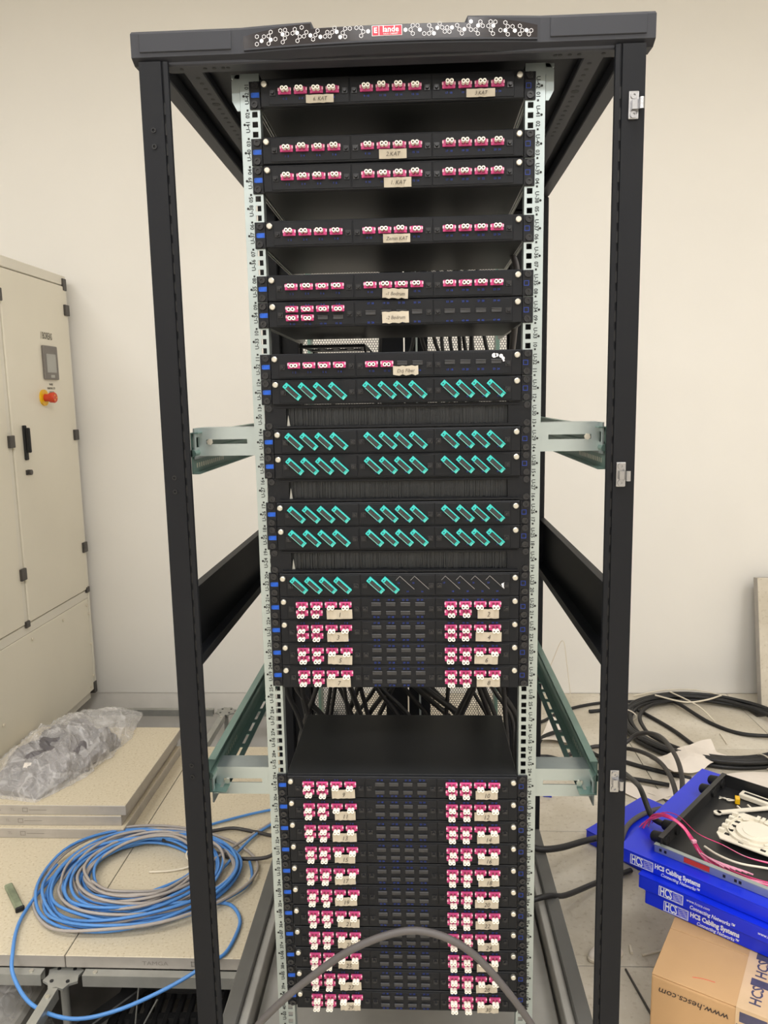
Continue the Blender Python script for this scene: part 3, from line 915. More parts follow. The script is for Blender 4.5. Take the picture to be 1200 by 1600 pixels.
brush(15, 'middle black brush panel between rows of teal ports')
brush(18, 'lowest black brush panel above the half-filled teal row')

# cable support bracket hanging behind the panels
t = thing('cable_support', 'black slotted cable bracket behind the panels under the tape reading -2 Bodrum', 'bracket', (-.135, .32, 1.5365))
b = MB(); rect = [(-.060 + k * .031, -.042 + k * .031) for k in range(4)]
x = -.068
for a, c in rect:
    b.box(x, a, -.10, .10, 0, .003); b.box(a, c, -.10, -.035, 0, .003); b.box(a, c, .035, .10, 0, .003); x = c
b.box(x, .067, -.10, .10, 0, .003)
b.box(-.068, .067, -.103, -.10, -.003, .003)
b.build('slotted_plate', M_BLACK, t)
b = MB(); b.prism([(-.10, 0), (-.06, 0), (.02, -.05), (.0, -.05)], .064, .067, 'x'); b.build('support_arm', M_BLACK, t)
b = MB(); b.box(-.068, -.065, .10, .415, -.01, .003); b.box(.064, .067, .10, .415, -.01, .003); b.build('mounting_arm', M_BLACK, t)

# ------------------------------------------------------------------ cables inside the rack
def cable(name, label, pts, r, m, cat='cable', group=None, n=8, step=6, closed=False):
    b = MB(); b.tube(smooth_path(pts, step, closed), r, n, closed)
    o = b.build(name, m); return tag(o, label, cat, group)
GC = 'black cables behind the patch panels'
LC_ = 'black cable hanging in the gap behind the patch panels'
rnd = random.Random(3)
GAP = [(445, 462), (455, 472), (462, 500), (470, 478), (492, 474), (514, 506), (520, 512), (530, 548), (538, 542), (548, 562), (556, 540), (563, 572), (582, 552), (590, 622), (602, 572), (598, 640), (612, 590), (634, 668), (654, 700), (668, 722), (676, 716), (700, 697), (736, 714), (742, 722), (738, 762), (750, 766), (758, 776), (772, 800), (782, 818), (790, 794)]
for i, (pa, pb) in enumerate(GAP):                    # where each cable enters and leaves the open gap
    y0 = rnd.uniform(.36, .70); r = rnd.uniform(.0055, .0078) if i not in (19, 20) else .009
    k = .00163 * (1 + (y0 - .5) / 1.86)
    xa, xb = (pa - 637) * k + .004, (pb - 637) * k + .004
    xa, xb = max(-.30, min(.29, xa)), max(-.30, min(.29, xb))
    zc = .6468 - (y0 - .5) * .423; d = xa - xb
    lim = lambda v: max(-.30, min(.29, v))
    ze = rnd.choice([(zu(q) + zu(q + 1)) / 2 for q in (11, 13, 14, 16, 17, 19, 20, 21)]); xe = max(-.19, min(.19, xa))
    pts = [(xe, .276, ze), (xe, .29, ze - .002), (lim(xa + d * .4) * .9, y0 - .03, ze - .05), (lim(xa + d * 1.1), y0 - .02, min(zc + .30, ze - .1)), (lim(xa + d * .8), y0, zc + .12), (xa, y0, zc + .04), (xb, y0 + .01, zc - .04), (lim(xb - d * .7), y0, zc - .12), (lim(xb - d * .8), y0, zc - .28), (lim(xb - d * .4) * .85, y0 - .02, .06)]
    cable('fibre_cable', LC_, pts, r, M_CABLE, group=GC, n=6, step=5)
for i, (xa, xb) in enumerate([(-.06, -.075), (.03, -.02), (.045, .09), (.075, .12), (.10, .115), (.125, .15), (.14, .15), (.15, .175), (.165, .18), (.18, .175), (.20, .235)]):
    y0 = rnd.uniform(.45, .74)
    pts = [(xa * .9, y0, 1.80), (xa, y0, 1.60), ((xa + xb) / 2, y0 + .01, 1.52), (xb, y0, 1.44), (xb * 1.05, y0, 1.25)]
    cable('fibre_cable', 'black cable rising in the upper gap behind the patch panels', pts, .005, M_CABLE, group='black cables behind the upper panels', n=6, step=5)
cable('bent_cable', 'grey-black cable bending out beside the right rail behind Zemin panel', [(.17, .20, 1.70), (.20, .16, 1.71), (.222, .13, 1.685), (.228, .12, 1.63), (.225, .14, 1.55), (.22, .2, 1.45)], .006, M_CABLEG)

# thick cable arching in front of the lowest panels
cable('arched_cable', 'thick dark grey cable arching in front of the lowest patch panels',
      [(-.312, -.02, .052), (-.318, -.06, .12), (-.308, -.085, .198), (-.275, -.09, .254), (-.23, -.09, .303), (-.18, -.09, .349), (-.106, -.092, .409), (-.033, -.094, .447), (.026, -.094, .459), (.085, -.094, .444), (.138, -.092, .405), (.191, -.09, .339), (.239, -.09, .267), (.264, -.09, .213), (.285, -.07, .13), (.30, -.02, .052)], .0068, M_CABLEG, n=12)

# ------------------------------------------------------------------ left: control cabinet
CX = -1.55
cabt = thing('control_cabinet', 'tall beige steel control cabinet with emergency stop by the wall', 'cabinet', (CX, 1.5, 0))
def cb(name, x0, x1, y0, y1, z0, z1, m, bev=0, parent=None):
    b = MB(); b.box(x0, x1, y0 - 1.5, y1 - 1.5, z0, z1); return b.build(name, m, parent or cabt, bev)
cb('body', -.55, -.022, .92, 2.117, .03, 1.998, M_CABFRAME, .004)
cb('plinth', -.54, -.03, .94, 2.10, 0, .03, M_CABFRAME)
cb('top_rail', -.022, -.004, .92, 2.117, 1.955, 1.998, M_CABFRAME, .003)
cb('corner_stile', -.022, -.004, 2.098, 2.117, .03, 1.955, M_CABFRAME, .002)
cb('cross_rail', -.022, -.006, .92, 2.098, .505, .545, M_CABFRAME, .002)
cb('centre_stile', -.022, -.006, 1.515, 1.545, .545, 1.955, M_CABFRAME, .002)
for (y0, y1, hs) in ((1.548, 2.095, 1), (.935, 1.512, 0)):
    d = cb('door', -.020, 0, y0, y1, .55, 1.95, M_CAB, .003)
    if hs:
        h = MB(); h.box(0, .010, 1.618 - 1.5, 1.640 - 1.5, 1.205, 1.345); h.box(.010, .026, 1.622 - 1.5, 1.636 - 1.5, 1.235, 1.335); hh = h.build('handle', M_RUBBER, d, .003)
        h = MB(); h.cyl((.0, .137, 1.155), (.016, .137, 1.155), .011, n=14); h.box(.0, .006, .120, .142, 1.145, 1.165); h.build('lock', M_HINGE, d)
        h = MB(); h.box(0, .012, 1.83 - 1.5, 1.952 - 1.5, 1.532, 1.675); dp = h.build('display', M_SCREENF, d, .005, 2)
        h = MB(); h.box(.012, .0126, 1.848 - 1.5, 1.93 - 1.5, 1.562, 1.640); h.build('screen', M_SCREEN, dp)
        h = MB(); h.box(.012, .0127, 1.875 - 1.5, 1.91 - 1.5, 1.540, 1.552); h.build('screen_button', M_STEEL, dp)
        e = MB(); e.cyl((0, .315, 1.455), (.008, .315, 1.455), .034, n=24); eo = e.build('emergency_stop', M_YELLOW, d)
        e = MB(); e.cyl((.008, .315, 1.455), (.030, .315, 1.455), .016, n=16); e.cyl((.030, .315, 1.455), (.048, .315, 1.455), .021, .023, n=20); e.cyl((.048, .315, 1.455), (.053, .315, 1.455), .023, .019, n=20); e.build('stop_button', M_REDPL, eo)
        e = MB()
        for k in range(3):
            a = k * 2 * PI / 3; e.box(.0531, .0536, .315 + .011 * math.cos(a) - .003, .315 + .011 * math.cos(a) + .003, 1.455 + .011 * math.sin(a) - .003, 1.455 + .011 * math.sin(a) + .003)
        e.build('arrow_marks', M_YELLOW, eo)
        MY = Matrix(((0, 0, 1, 0), (1, 0, 0, 0), (0, 1, 0, 0), (0, 0, 0, 1)))       # text plane facing +X, reading along +Y
        e = MB(); put_text(e, '/ BOREAS', .033, Matrix.Translation((.0008, .385, 1.715)) @ MY @ Matrix.Diagonal((.72, 1.2, 1, 1)), bold=.0008)
        e.build('maker_lettering', mat('door_print', rgb(110, 104, 90), .6, noise=(50, .1)), d)
        e = MB()
        for k, (w, s_) in enumerate(((.05, 'ENERJI'), (.06, 'ELEKTRIK LTD'), (.05, 'SANAYI'))):
            put_text(e, s_, .011, Matrix.Translation((.0008, .392, 1.512 - .017 * k)) @ MY, bold=.0004)
        e.build('caption_lettering', MATS['door_print'], d)
    for hz in (1.845, 1.285, .755):
        yy = 2.085 if hs else 1.522
        q = MB(); q.box(-.002, .010, yy - .018 - 1.5, yy + .022 - 1.5, hz - .024, hz + .024); ho = q.build('hinge', M_HINGE, d, .002)
for y, z in ((2.09, 1.962), (2.09, .538), (1.53, .538)):
    cb('corner_cap', -.006, .004, y - .014, y + .016, z - (.03 if z > 1 else .004), z + .022, M_HINGE, .001)
lp = cb('lower_panel', -.020, -.0045, .935, 2.095, .05, .5040, M_CAB, .002)
for y, z in ((2.07, .475), (1.83, .475), (1.56, .475), (1.2, .475), (2.085, .43), (2.085, .28), (2.085, .12), (2.05, .075), (1.56, .075), (1.30, .22)):
    q = MB(); q.cyl((-.002, y - 1.5, z), (.002, y - 1.5, z), .0065, n=10); q.build('panel_screw', M_STRAP, lp)
cb('corner_foot', -.03, .0, 2.085, 2.112, .03, .085, M_HINGE)

# ------------------------------------------------------------------ left: loose tile stack and bag
def loose_tile(label, x, y, z, rot, txt=True):
    t = thing('loose_floor_tile', label, 'floor tile', (x, y, z), rot, 'floor tiles stacked by the cabinet')
    h = TS / 2
    b = MB(); b.box(-h, h, -h, h, 0, TH - .0015); b.build('tile_body', M_TILE_EDGE, t, .001)
    b = MB(); b.box(-h + .001, h - .001, -h + .001, h - .001, TH - .0015, TH); b.build('laminate_top', M_TILE, t)
    b = MB(); text_at(b, 'TAMGA', .016, -.16, -h - .0004, TH / 2, sx=1.25); text_at(b, 'TL.', .013, -.085, -h - .0004, TH / 2)
    for q in ((-.052, -.034, .022, .024), (-.052, -.034, .009, .011), (-.052, -.050, .009, .024), (-.036, -.034, .009, .024), (-.03, .03, .0155, .0175)):
        b.box(q[0], q[1], -h - .0005, -h - .0001, q[2], q[3])
    b.build('edge_lettering', mat('edge_print', rgb(140, 134, 126), .6, noise=(40, .05)), t)
    return t
loose_tile('bottom floor tile of the stack of three by the cabinet', -1.2465, 1.212, .0005, .0)
loose_tile('middle floor tile of the stack of three by the cabinet', -1.262, 1.229, .0360, .006)
loose_tile('top floor tile of the stack of three, under the plastic bag', -1.2445, 1.234, .0715, .0)
# edge lettering of the installed tile by the pit
b = MB(); text_at(b, 'TAMGA', .016, -.66, .3855, -.0185, sx=1.25)
for q in ((-.565, -.547, -.013, -.011), (-.565, -.547, -.026, -.024), (-.565, -.563, -.026, -.011), (-.549, -.547, -.026, -.011), (-.54, -.49, -.0195, -.0175)):
    b.box(q[0], q[1], .3855, .3858, q[2], q[3])
o = b.build('edge_lettering', MATS['edge_print'], floor)

# the bag: axis from front-left to back-right
def bag():
    t = thing('plastic_bag', 'crumpled clear plastic bag of dark padding on the tile stack', 'bag', (-1.29, 1.30, .1068))
    from mathutils import noise as N
    P0 = Vector((-.075, -.335, 0)); P1 = Vector((.055, .37, 0))
    ax = (P1 - P0).normalized(); cr = Vector((ax.y, -ax.x, 0))
    def surf(hw, hh, nu, nv, amp, u0=0., u1=1., seed=0, flat=.0):
        vs = []; fs = []
        for i in range(nu + 1):
            u = u0 + (u1 - u0) * i / nu
            prof_w = hw * (math.sin(PI * min(1, max(0, .10 + .80 * u))) ** .5) * (1.0 - .18 * u)
            prof_h = hh * (math.sin(PI * min(1, max(0, .03 + .95 * u))) ** .6) * (1.0 - .25 * u)
            c = P0.lerp(P1, u)
            for j in range(nv):
                a = 2 * PI * j / nv
                x = math.cos(a); z = math.sin(a)
                d = N.ridged_multi_fractal(Vector((c.x * 9 + x * 1.2 + seed, c.y * 9, z * 1.3)), .9, 2.1, 5, 1.0, 2.0)
                k = 1 + amp * (d - 1.0)
                zz = (max(z, 0) ** .75 if z > 0 else z * .02) * prof_h
                p = c + cr * (x * prof_w * (1 + amp * .3 * (d - 1))) + Vector((0, 0, zz * k + .0008))
                p.z = max(p.z, .0005)
                vs.append(p)
        for i in range(nu):
            for j in range(nv):
                j2 = (j + 1) % nv
                fs.append((i * nv + j, i * nv + j2, (i + 1) * nv + j2, (i + 1) * nv + j))
        fs += [tuple(range(nv)), tuple(range((nu + 1) * nv - 1, nu * nv - 1, -1))]
        return MB().add(vs, fs)
    surf(.185, .120, 70, 60, .34, seed=3).build('polythene', M_BAG, t)
    surf(.160, .088, 64, 52, .48, .03, .62, seed=9).build('padding', M_DARKBAG, t)
    b = MB(); b.box(-.012, .012, -.010, .010, 0, .002)
    s = b.build('label_patch', M_SHEET, t, loc=(-.05, -.235, .072)); s.rotation_euler = (.5, .1, .2)
bag()

# ------------------------------------------------------------------ left: coil of network cables
def coil_cable(label, m, turns, seed, r0, r1, zoff=0., ex=.1, tail=None):
    rr = random.Random(seed); pts = []
    n = int(turns * 14); ph = rr.uniform(0, 2 * PI)
    if tail: ph = tail[0] - turns * 2 * PI
    cx0, cy0 = -.828 + rr.uniform(-.018, .018), .725 + rr.uniform(-.015, .015)
    for i in range(n + 1):
        f = i / n; a = ph + f * turns * 2 * PI
        rad = r0 + (r1 - r0) * (.5 + .5 * math.sin(f * turns * 1.7 + seed)) + rr.uniform(-.005, .005)
        k = .5 + .5 * math.cos(a - .25)
        st = 1.0 + ex * k
        x = cx0 + math.cos(a) * rad * st * .98; y = cy0 + math.sin(a) * rad * .90 - .28 * (rad - .16) * (1 - .6 * k)
        z = .006 + zoff + .022 * (.5 + .5 * math.sin(a * 1.3 + seed * 1.7 + f * 9)) + rr.uniform(0, .004)
        pts.append((x, max(y, .41), z))
    if tail: pts += tail[1]
    b = MB(); b.tube(smooth_path(pts, 4), .0045, 6)
    return tag(b.build('network_cable', m), label, 'cable', 'cables in the coil beside the rack')
cable('network_cable', 'blue network cable looping forward from the coil over the open pit',
      [(-.70, .90, .03), (-.853, .87, .036), (-.998, .814, .036), (-1.065, .713, .02), (-1.087, .618, .012), (-1.079, .495, .010), (-1.037, .383, .008), (-1.012, .337, -.022), (-.936, .279, -.05), (-.826, .25, -.06), (-.72, .265, -.05), (-.608, .316, -.03), (-.514, .363, .002), (-.476, .400, .006), (-.464, .484, .006), (-.472, .535, .006), (-.506, .583, .006), (-.549, .593, .008), (-.619, .578, .02), (-.738, .548, .025), (-.86, .532, .02), (-.98, .58, .012)], .0050, M_CBLUE, n=8, group='cables in the coil beside the rack')
BL = 'blue network cable wound in the loose coil beside the rack'
GL = 'grey network cable wound in the loose coil beside the rack'
coil_cable(BL, M_CBLUE, 4.2, 1, .150, .185, ex=.02)
coil_cable(BL, M_CBLUE, 3.6, 2, .165, .215, .008, .05, tail=(-1.2, [(-.711, .590, .02), (-.595, .694, .015), (-.549, .823, .012), (-.51, .929, .012), (-.443, 1.026, .012), (-.41, 1.10, .02)]))
coil_cable(BL, M_CBLUE, 3.4, 3, .185, .245, 0., .1, tail=(1.35, [(-.715, .955, .012), (-.66, 1.000, .008), (-.56, 1.055, .008), (-.477, 1.091, .008), (-.39, 1.13, .008)]))
coil_cable(BL, M_CBLUE, 3.2, 4, .205, .27, .006, .25)
coil_cable(BL, M_CBLUE, 2.6, 9, .23, .275, 0., .35)
coil_cable(GL, M_CGREY, 3.2, 5, .155, .205, .012, .03)
coil_cable(GL, M_CGREY, 3.0, 6, .175, .235, .004, .2)
coil_cable(GL, M_CGREY, 2.6, 7, .21, .285, 0., .38)
coil_cable(GL, M_CGREY, 2.4, 8, .16, .19, .018, .05, tail=(-.9, [(-.62, .76, .02), (-.54, .90, .012), (-.46, 1.02, .01), (-.40, 1.08, .02)]))
cable('floor_cable', 'brown-black cable curving up from the coil into the rack base', [(-.80, .86, .03), (-.739, .907, .02), (-.66, .945, .012), (-.593, .962, .012), (-.513, .941, .012), (-.43, .90, .03), (-.39, .87, .13), (-.34, .80, .12), (-.30, .7, .06)], .0062, M_CABLED)
cable('floor_cable', 'brown-black cable lying straight from the coil to the rack base', [(-.80, .90, .03), (-.728, .871, .02), (-.633, .831, .012), (-.542, .796, .012), (-.43, .785, .03), (-.385, .78, .113), (-.33, .75, .1), (-.29, .65, .06)], .0062, M_CABLED)
cable('cable_tie', 'white tie fastened round the coil of network cables', [(-.70, .80, .03), (-.672, .82, .045), (-.64, .81, .035), (-.63, .78, .02), (-.655, .76, .02), (-.69, .775, .02)], .0022, M_STRAP, cat='cable tie', closed=True)
cable('plastic_strip', 'pale plastic strip lying inside the coil of cables', [(-.80, .735, .003), (-.74, .74, .004), (-.69, .755, .006), (-.66, .78, .01)], .003, M_STRAP, cat='strip')
cable('plastic_strip', 'pale plastic strip lying left of the coil near the tile stack', [(-1.03, .865, .003), (-.99, .84, .003)], .004, M_STRAP, cat='strip')
t = thing('screwdriver_bit', 'green-grey flat metal tool lying on the tile at the left edge', 'tool', (-1.15, .60, .0005), -.85)
b = MB(); b.box(-.075, .06, -.011, .011, 0, .014); b.build('body', M_GREENB, t, .003)
b = MB(); b.box(.06, .068, -.012, .012, 0, .015); b.build('end_cap', M_RUBBER, t, .002)

# ------------------------------------------------------------------ pit contents
t = thing('ventilation_grille', 'black slotted plastic grille lying in the pit beside the rack', 'grille', (-.62, .50, -.26), .06)
b = MB(); b.box(-.20, .20, -.15, -.13, 0, .03); b.box(-.20, .20, .13, .15, 0, .03); b.box(-.20, -.18, -.13, .13, 0, .03); b.box(.18, .20, -.13, .13, 0, .03); b.build('frame', M_PIT, t, .003)
for k in range(12):
    b = MB(); x = -.17 + k * .03; b.box(x - .007, x + .007, -.13, .13, .008, .026); b.build('slat', M_PIT, t, .002)
b = MB()
for k in range(2): b.box(-.18, .18, -.05 + k * .09, -.03 + k * .09, .004, .024)
b.build('cross_bar', M_PIT, t)
for sx_ in (-.15, .15):
    for sy_ in (-.12, .12): MB().box(sx_ - .012, sx_ + .012, sy_ - .012, sy_ + .012, -.12, 0).build('foot', M_PIT, t)
cable('black_hose', 'fat black hose curving through the open pit', [(-.36, .62, -.15), (-.45, .50, -.135), (-.56, .445, -.125), (-.66, .44, -.12), (-.74, .47, -.118), (-.80, .56, -.12), (-.82, .75, -.16)], .022, M_PIT, cat='hose', n=12)
b = MB(); b.box(-.13, .13, -.02, .02, 0, .02); o = b.build('black_bracket', M_PIT, None, .003); o.location = (-.80, .44, -.20); o.rotation_euler = (0, -.25, .7); tag(o, 'flat black bar leaning in the pit by the stringer', 'bar')
for i, (p, q, nm) in enumerate((((-.715, .40, -.10), (-.76, .40, -.41), 'thin steel rod standing in the pit beside the hose'), ((-.655, .37, -.11), (-.735, .40, -.26), 'thin steel rod leaning over the pit grille'))):
    cable('steel_rod', nm, [p, ((p[0] + q[0]) / 2, (p[1] + q[1]) / 2, (p[2] + q[2]) / 2), q], .0022, M_STEEL, cat='rod', n=6, step=2)
# plastic-wrapped carton in the pit at far left
t = thing('wrapped_package', 'white package wrapped in clear plastic in the pit at lower left', 'package', (-1.13, .30, -.42))
from mathutils import noise as NN
b = MB(); nx, ny = 26, 22; vs = []; fs = []
for i in range(nx + 1):
    for j in range(ny + 1):
        u = i / nx; v = j / ny
        e = min(1, 6 * min(u, 1 - u)) * min(1, 6 * min(v, 1 - v))
        z = .27 * (e ** .5) + .02 * NN.ridged_multi_fractal(Vector((u * 5, v * 5, 1.)), .9, 2.1, 4, 1., 2.) * e
        vs.append((-.20 + .33 * u, -.22 + .46 * v, z + .01))
for i in range(nx):
    for j in range(ny):
        a = i * (ny + 1) + j; fs.append((a, a + 1, a + ny + 2, a + ny + 1))
b.add(vs, fs); b.build('plastic_wrap', M_BAG, t)
b = MB(); b.box(-.18, .11, -.20, .20, 0, .25); b.build('package_body', mat('package_card', rgb(150, 146, 138), .7, noise=(6, .1)), t, .01)

# ------------------------------------------------------------------ right: boxes, open tray
def frame_xy(corner, ang_u):
    return Matrix.Translation(corner) @ Matrix.Rotation(ang_u, 4, 'Z')
UA = math.radians(-38)
M_LOGO = mat('box_white_print', rgb(222, 226, 240), .5, noise=(40, .02))
def fit_text(b, body, width, height, x, y, z, shear=0., bold=0.):
    v, f = text_geo(body, 1.0, shear=shear, bold=bold)
    w = max(p.x for p in v) - min(p.x for p in v); mx = (max(p.x for p in v) + min(p.x for p in v)) / 2
    M = Matrix.Translation((x, y, z)) @ RX @ Matrix.Diagonal((width / w, height, 1, 1)) @ Matrix.Translation((-mx, 0, 0))
    b.add([M @ p for p in v], f)
def box_print(o, U, H, variant, x0):
    """lettering on the long front face (y=0 plane, facing -y) of a blue box"""
    b = MB(); y = -.0006
    zc = H * .46; hh = H * .70; lw = .058
    def r(a, c, z0, z1): b.box(a, c, y, y + .0004, z0, z1)
    e = .0015
    r(x0, x0 + lw, zc - hh / 2, zc - hh / 2 + e); r(x0, x0 + lw, zc + hh / 2 - e, zc + hh / 2); r(x0, x0 + e, zc - hh / 2, zc + hh / 2); r(x0 + lw - e, x0 + lw, zc - hh / 2, zc + hh / 2)
    fit_text(b, 'HCS', .028, .031, x0 + .018, y, zc, bold=.025)
    for k in range(6):
        z = zc - hh / 2 + .0035 + k * (hh - .007) / 5
        pts = [(x0 + .034 + q * .0028, z + .0010 * math.sin(q * 1.2 + k)) for q in range(9)]
        for q in range(8):
            (ax_, az), (bx_, bz) = pts[q], pts[q + 1]
            b.add([(ax_, y, az - .0005), (bx_, y, bz - .0005), (bx_, y, bz + .0005), (ax_, y, az + .0005)], [(0, 1, 2, 3)])
    tx = x0 + lw + .004
    if variant == 0:
        fit_text(b, 'HCS Cabling Systems', .108, .0165, tx + .054, y, zc + .0065, bold=.045)
        fit_text(b, 'Connecting Networks\u2122', .092, .0120, tx + .062, y, zc - .0085, shear=.3, bold=.02)
    else:
        fit_text(b, 'www.hcscs.com', .052, .0105, tx + .030, y, zc + .0065, shear=.3)
        fit_text(b, 'Connecting Networks\u2122', .100, .0135, tx + .062, y, zc - .0075, shear=.3, bold=.02)
        fit_text(b, 'www.hcscs.com', .052, .0105, tx + .185, y, zc + .002, shear=.3, bold=.01)
    b.build('box_lettering', M_LOGO, o)['kind'] = 'stuff'
def blue_box(label, corner, ang, U, V, H, variant=None, x0=.03):
    t = thing('blue_box', label, 'box', corner, ang, 'blue equipment boxes')
    b = MB(); b.box(0, U, 0, V, 0, H - .0015); b.build('carton', M_BOXBLUE, t, .002)
    b = MB(); b.box(-.001, U + .001, -.0004, V + .001, H - .0015, H); lid = b.build('lid', M_BOXBLUE, t)
    if variant is not None: box_print(t, U, H, variant, x0)
    return t
HT = .32; BH = .036
blue_box('blue box at the bottom of the stack on the brown carton', (.574, .334, HT - 3 * BH), math.radians(-39.5), .40, .46, BH - .0004, 0, .046)
blue_box('blue box in the middle of the stack on the brown carton', (.560, .342, HT - 2 * BH), math.radians(-40.5), .40, .48, BH - .0004, 1, .050)
blue_box('blue box on top of the stack, carrying the open tray', (.5277, .3982, HT - BH), math.radians(-41), .42, .53, BH - .0004, 0, .029)
bb = blue_box('flat blue box on the floor behind the stacked blue boxes', (.566, .922, .0005), math.radians(-49), .34, .32, .044)
b = MB(); b.box(.10, .13, .16, .22, .044, .0446); b.build('address_label', M_SHEET, bb)

# brown carton
t = thing('carton', 'brown cardboard carton under the blue boxes', 'carton', (.5229, .1095, .0005), math.radians(-31), 'cardboard')
CH = HT - 3 * BH - .001
b = MB(); b.box(0, .42, 0, .33, 0, CH - .004); b.build('body', M_CARTON, t, .004, 2)
b = MB(); b.box(0, .42, .002, .1645, CH - .004, CH - .0008); b.build('flap', M_CARTON, t, .001)
b = MB(); b.box(0, .42, .1655, .33, CH - .004, CH - .0008); b.build('flap', M_CARTON, t, .001)
b = MB(); b.box(.165, .23, -.0008, .33, CH - .0008, CH - .0004); b.box(.165, .23, -.0008, -.0003, CH - .12, CH - .0006); tp = b.build('packing_tape', M_TAPE, t)
b = MB()
for k in range(4):
    M = Matrix.Translation((.197, .05 + .085 * k, CH - .0001)) @ Matrix.Rotation(PI / 2, 4, 'Z')
    put_text(b, 'HCS', .030, M, bold=.0006)
    b.box(.180, .214, .078 + .085 * k, .100 + .085 * k, CH - .0003, CH - .0001)
text_at(b, 'HCS', .034, .197, -.0012, CH - .05, rot=0, bold=.0006); b.box(.172, .222, -.0013, -.0009, CH - .03, CH - .008)
b.build('tape_lettering', M_TAPEINK, tp)
b = MB(); text_at(b, 'www.hescs.com', .021, .085, -.0008, CH - .032, rot=PI, shear=.2, bold=.0002); b.build('carton_lettering', M_CARTONINK, t)

# open fibre tray on the top blue box: u along depth, v along the rear plate
ang = math.radians(-41)
TC = Vector((.618, .372, HT + .0006))
t = thing('open_fibre_tray', 'open black fibre splice tray with cable glands on the top blue box', 'fibre tray', TC, ang)
TU, TV, THH = .30, .425, .038
b = MB(); b.box(0, TU, 0, TV, 0, .002); b.build('tray_floor', M_TRAYIN, t)
b = MB(); b.box(0, .002, 0, TV, .002, THH); b.box(-.006, .006, 0, TV, THH, THH + .002); b.build('rear_plate', M_TRAYIN, t)
b = MB(); b.box(0.002, TU, TV - .002, TV, .002, THH); b.build('side_plate', M_TRAYIN, t)
b = MB(); b.box(TU - .002, TU, 0.003, TV - .003, .002, THH); b.build('front_plate', M_TRAYIN, t)
b = MB(); b.box(-.012, TU, -.004, 0, .0, .020); b.box(-.012, TU, -.008, .004, .020, .022); sp = b.build('slide_rail', M_ZINC, t)
b = MB(); b.box(.06, .12, -.0046, -.0040, .004, .017); b.build('red_label', M_REDPL, sp)
d = MB()
for x in (.0, .012, .15, .175, .185, .25, .26): d.box(x, x + .006, -.0046, -.0040, .006, .013)
d.build('slot_row', M_RUBBER, sp)
for v in (.027, .092, .336, .400):
    b = MB(); b.cyl((0, v, .021), (-.012, v, .021), .016, n=6); b.cyl((-.012, v, .021), (-.030, v, .021), .0155, .013, n=14); b.cyl((-.030, v, .021), (-.034, v, .021), .013, .009, n=14)
    b.build('cable_gland', M_RUBBER, t)
    b = MB(); b.cyl((.002, v, .021), (.008, v, .021), .014, n=6); b.build('gland_nut', M_RUBBER, t)
# splice cassette
sc_ = thing('splice_cassette', 'ivory splice cassette with round spool inside the open tray', 'splice cassette', TC + Matrix.Rotation(ang, 3, 'Z') @ Vector((.157, .197, .0205)), ang + .0)
b = MB(); b.prism([(-.075, -.055), (-.06, -.075), (.07, -.075), (.085, -.06), (.085, .06), (.07, .08), (-.055, .08), (-.075, .055)], 0, .003, 'z'); b.build('base', M_SPLICE, sc_)
b = MB(); b.cyl((.0, .0, .003), (.0, .0, .010), .045, n=28); b.cyl((.0, .0, .010), (0, 0, .0115), .030, n=28); b.build('spool', M_SPLICE, sc_)
for k in range(5):
    b = MB(); b.box(-.073, -.060, -.05 + k * .024, -.040 + k * .024, .003, .012); b.build('fibre_clip', M_SPLICE, sc_)
    b = MB(); b.box(-.058, -.046, -.052 + k * .024, -.042 + k * .024, .0031, .0036); b.build('slot', M_RUBBER, sc_)
b = MB()
for k in range(5): b.box(-.02 + k * .012, -.012 + k * .012, .056, .078, .003, .010)
b.build('splice_holder', M_SPLICE, sc_)
b = MB(); b.ring((.0, .0, .003), (0, 0, .009), .066, .063, 36); b.build('guide_wall', M_SPLICE, sc_)
for a in (.6, 1.4, 2.3, 3.5, 4.6, 5.5):
    b = MB(); b.box(-.008, .008, -.004, .004, .008, .0095); o = b.build('retaining_tab', M_SPLICE, sc_, loc=(.056 * math.cos(a), .056 * math.sin(a), 0)); o.rotation_euler = (0, 0, a + PI / 2)
for (v, u) in ((-.066, -.02), (-.066, .03), (.068, .05)):
    b = MB(); b.box(u, u + .012, v, v + .008, .0031, .0036); b.build('slot', M_RUBBER, sc_)
cover_arm = MB(); cover_arm.box(-.10, .06, -.007, .007, 0, .004); cover_arm.cyl((-.10, 0, 0), (-.10, 0, .004), .010, n=12)
for k in (-.03, 0.0): cover_arm.box(k - .002, k + .002, .007, .022, 0, .004)
R3 = Matrix.Rotation(ang, 3, 'Z')
o = cover_arm.build('cassette_arm', M_SPLICE); o.location = TC + R3 @ Vector((.105, .338, .006)); o.rotation_euler = (0, 0, ang + .89); tag(o, 'long ivory plastic arm lying behind the splice cassette', 'plastic arm')
t2 = thing('adapter_strip', 'ivory slotted plastic bar at the back of the open tray', 'plastic bar', TC + R3 @ Vector((.125, .392, .003)), ang - .05)
b = MB(); b.box(-.07, .15, -.014, .014, 0, .014); b.build('bar', M_SPLICE, t2, .002)
b = MB(); b.box(-.06, .14, -.005, .005, .0141, .0146); b.build('slot', M_RUBBER, t2)
o = MB().box(-.006, .006, -.010, .010, 0, .016).build('yellow_label_tag', M_YELLOW, None, .001); o.location = TC + R3 @ Vector((.060, .355, .003)); o.rotation_euler = (0, 0, ang + .4); tag(o, 'small yellow tag on a twisted white lead in the tray', 'tag')
def tl_(u, v, z): return tuple(TC + R3 @ Vector((u, v, z)))
cable('white_lead', 'thin twisted white lead tied to the yellow tag', [tl_(.016, .343, .004), tl_(.028, .352, .006), tl_(.040, .345, .006), tl_(.054, .354, .008)], .0018, M_SPLICE, cat='lead', n=6)
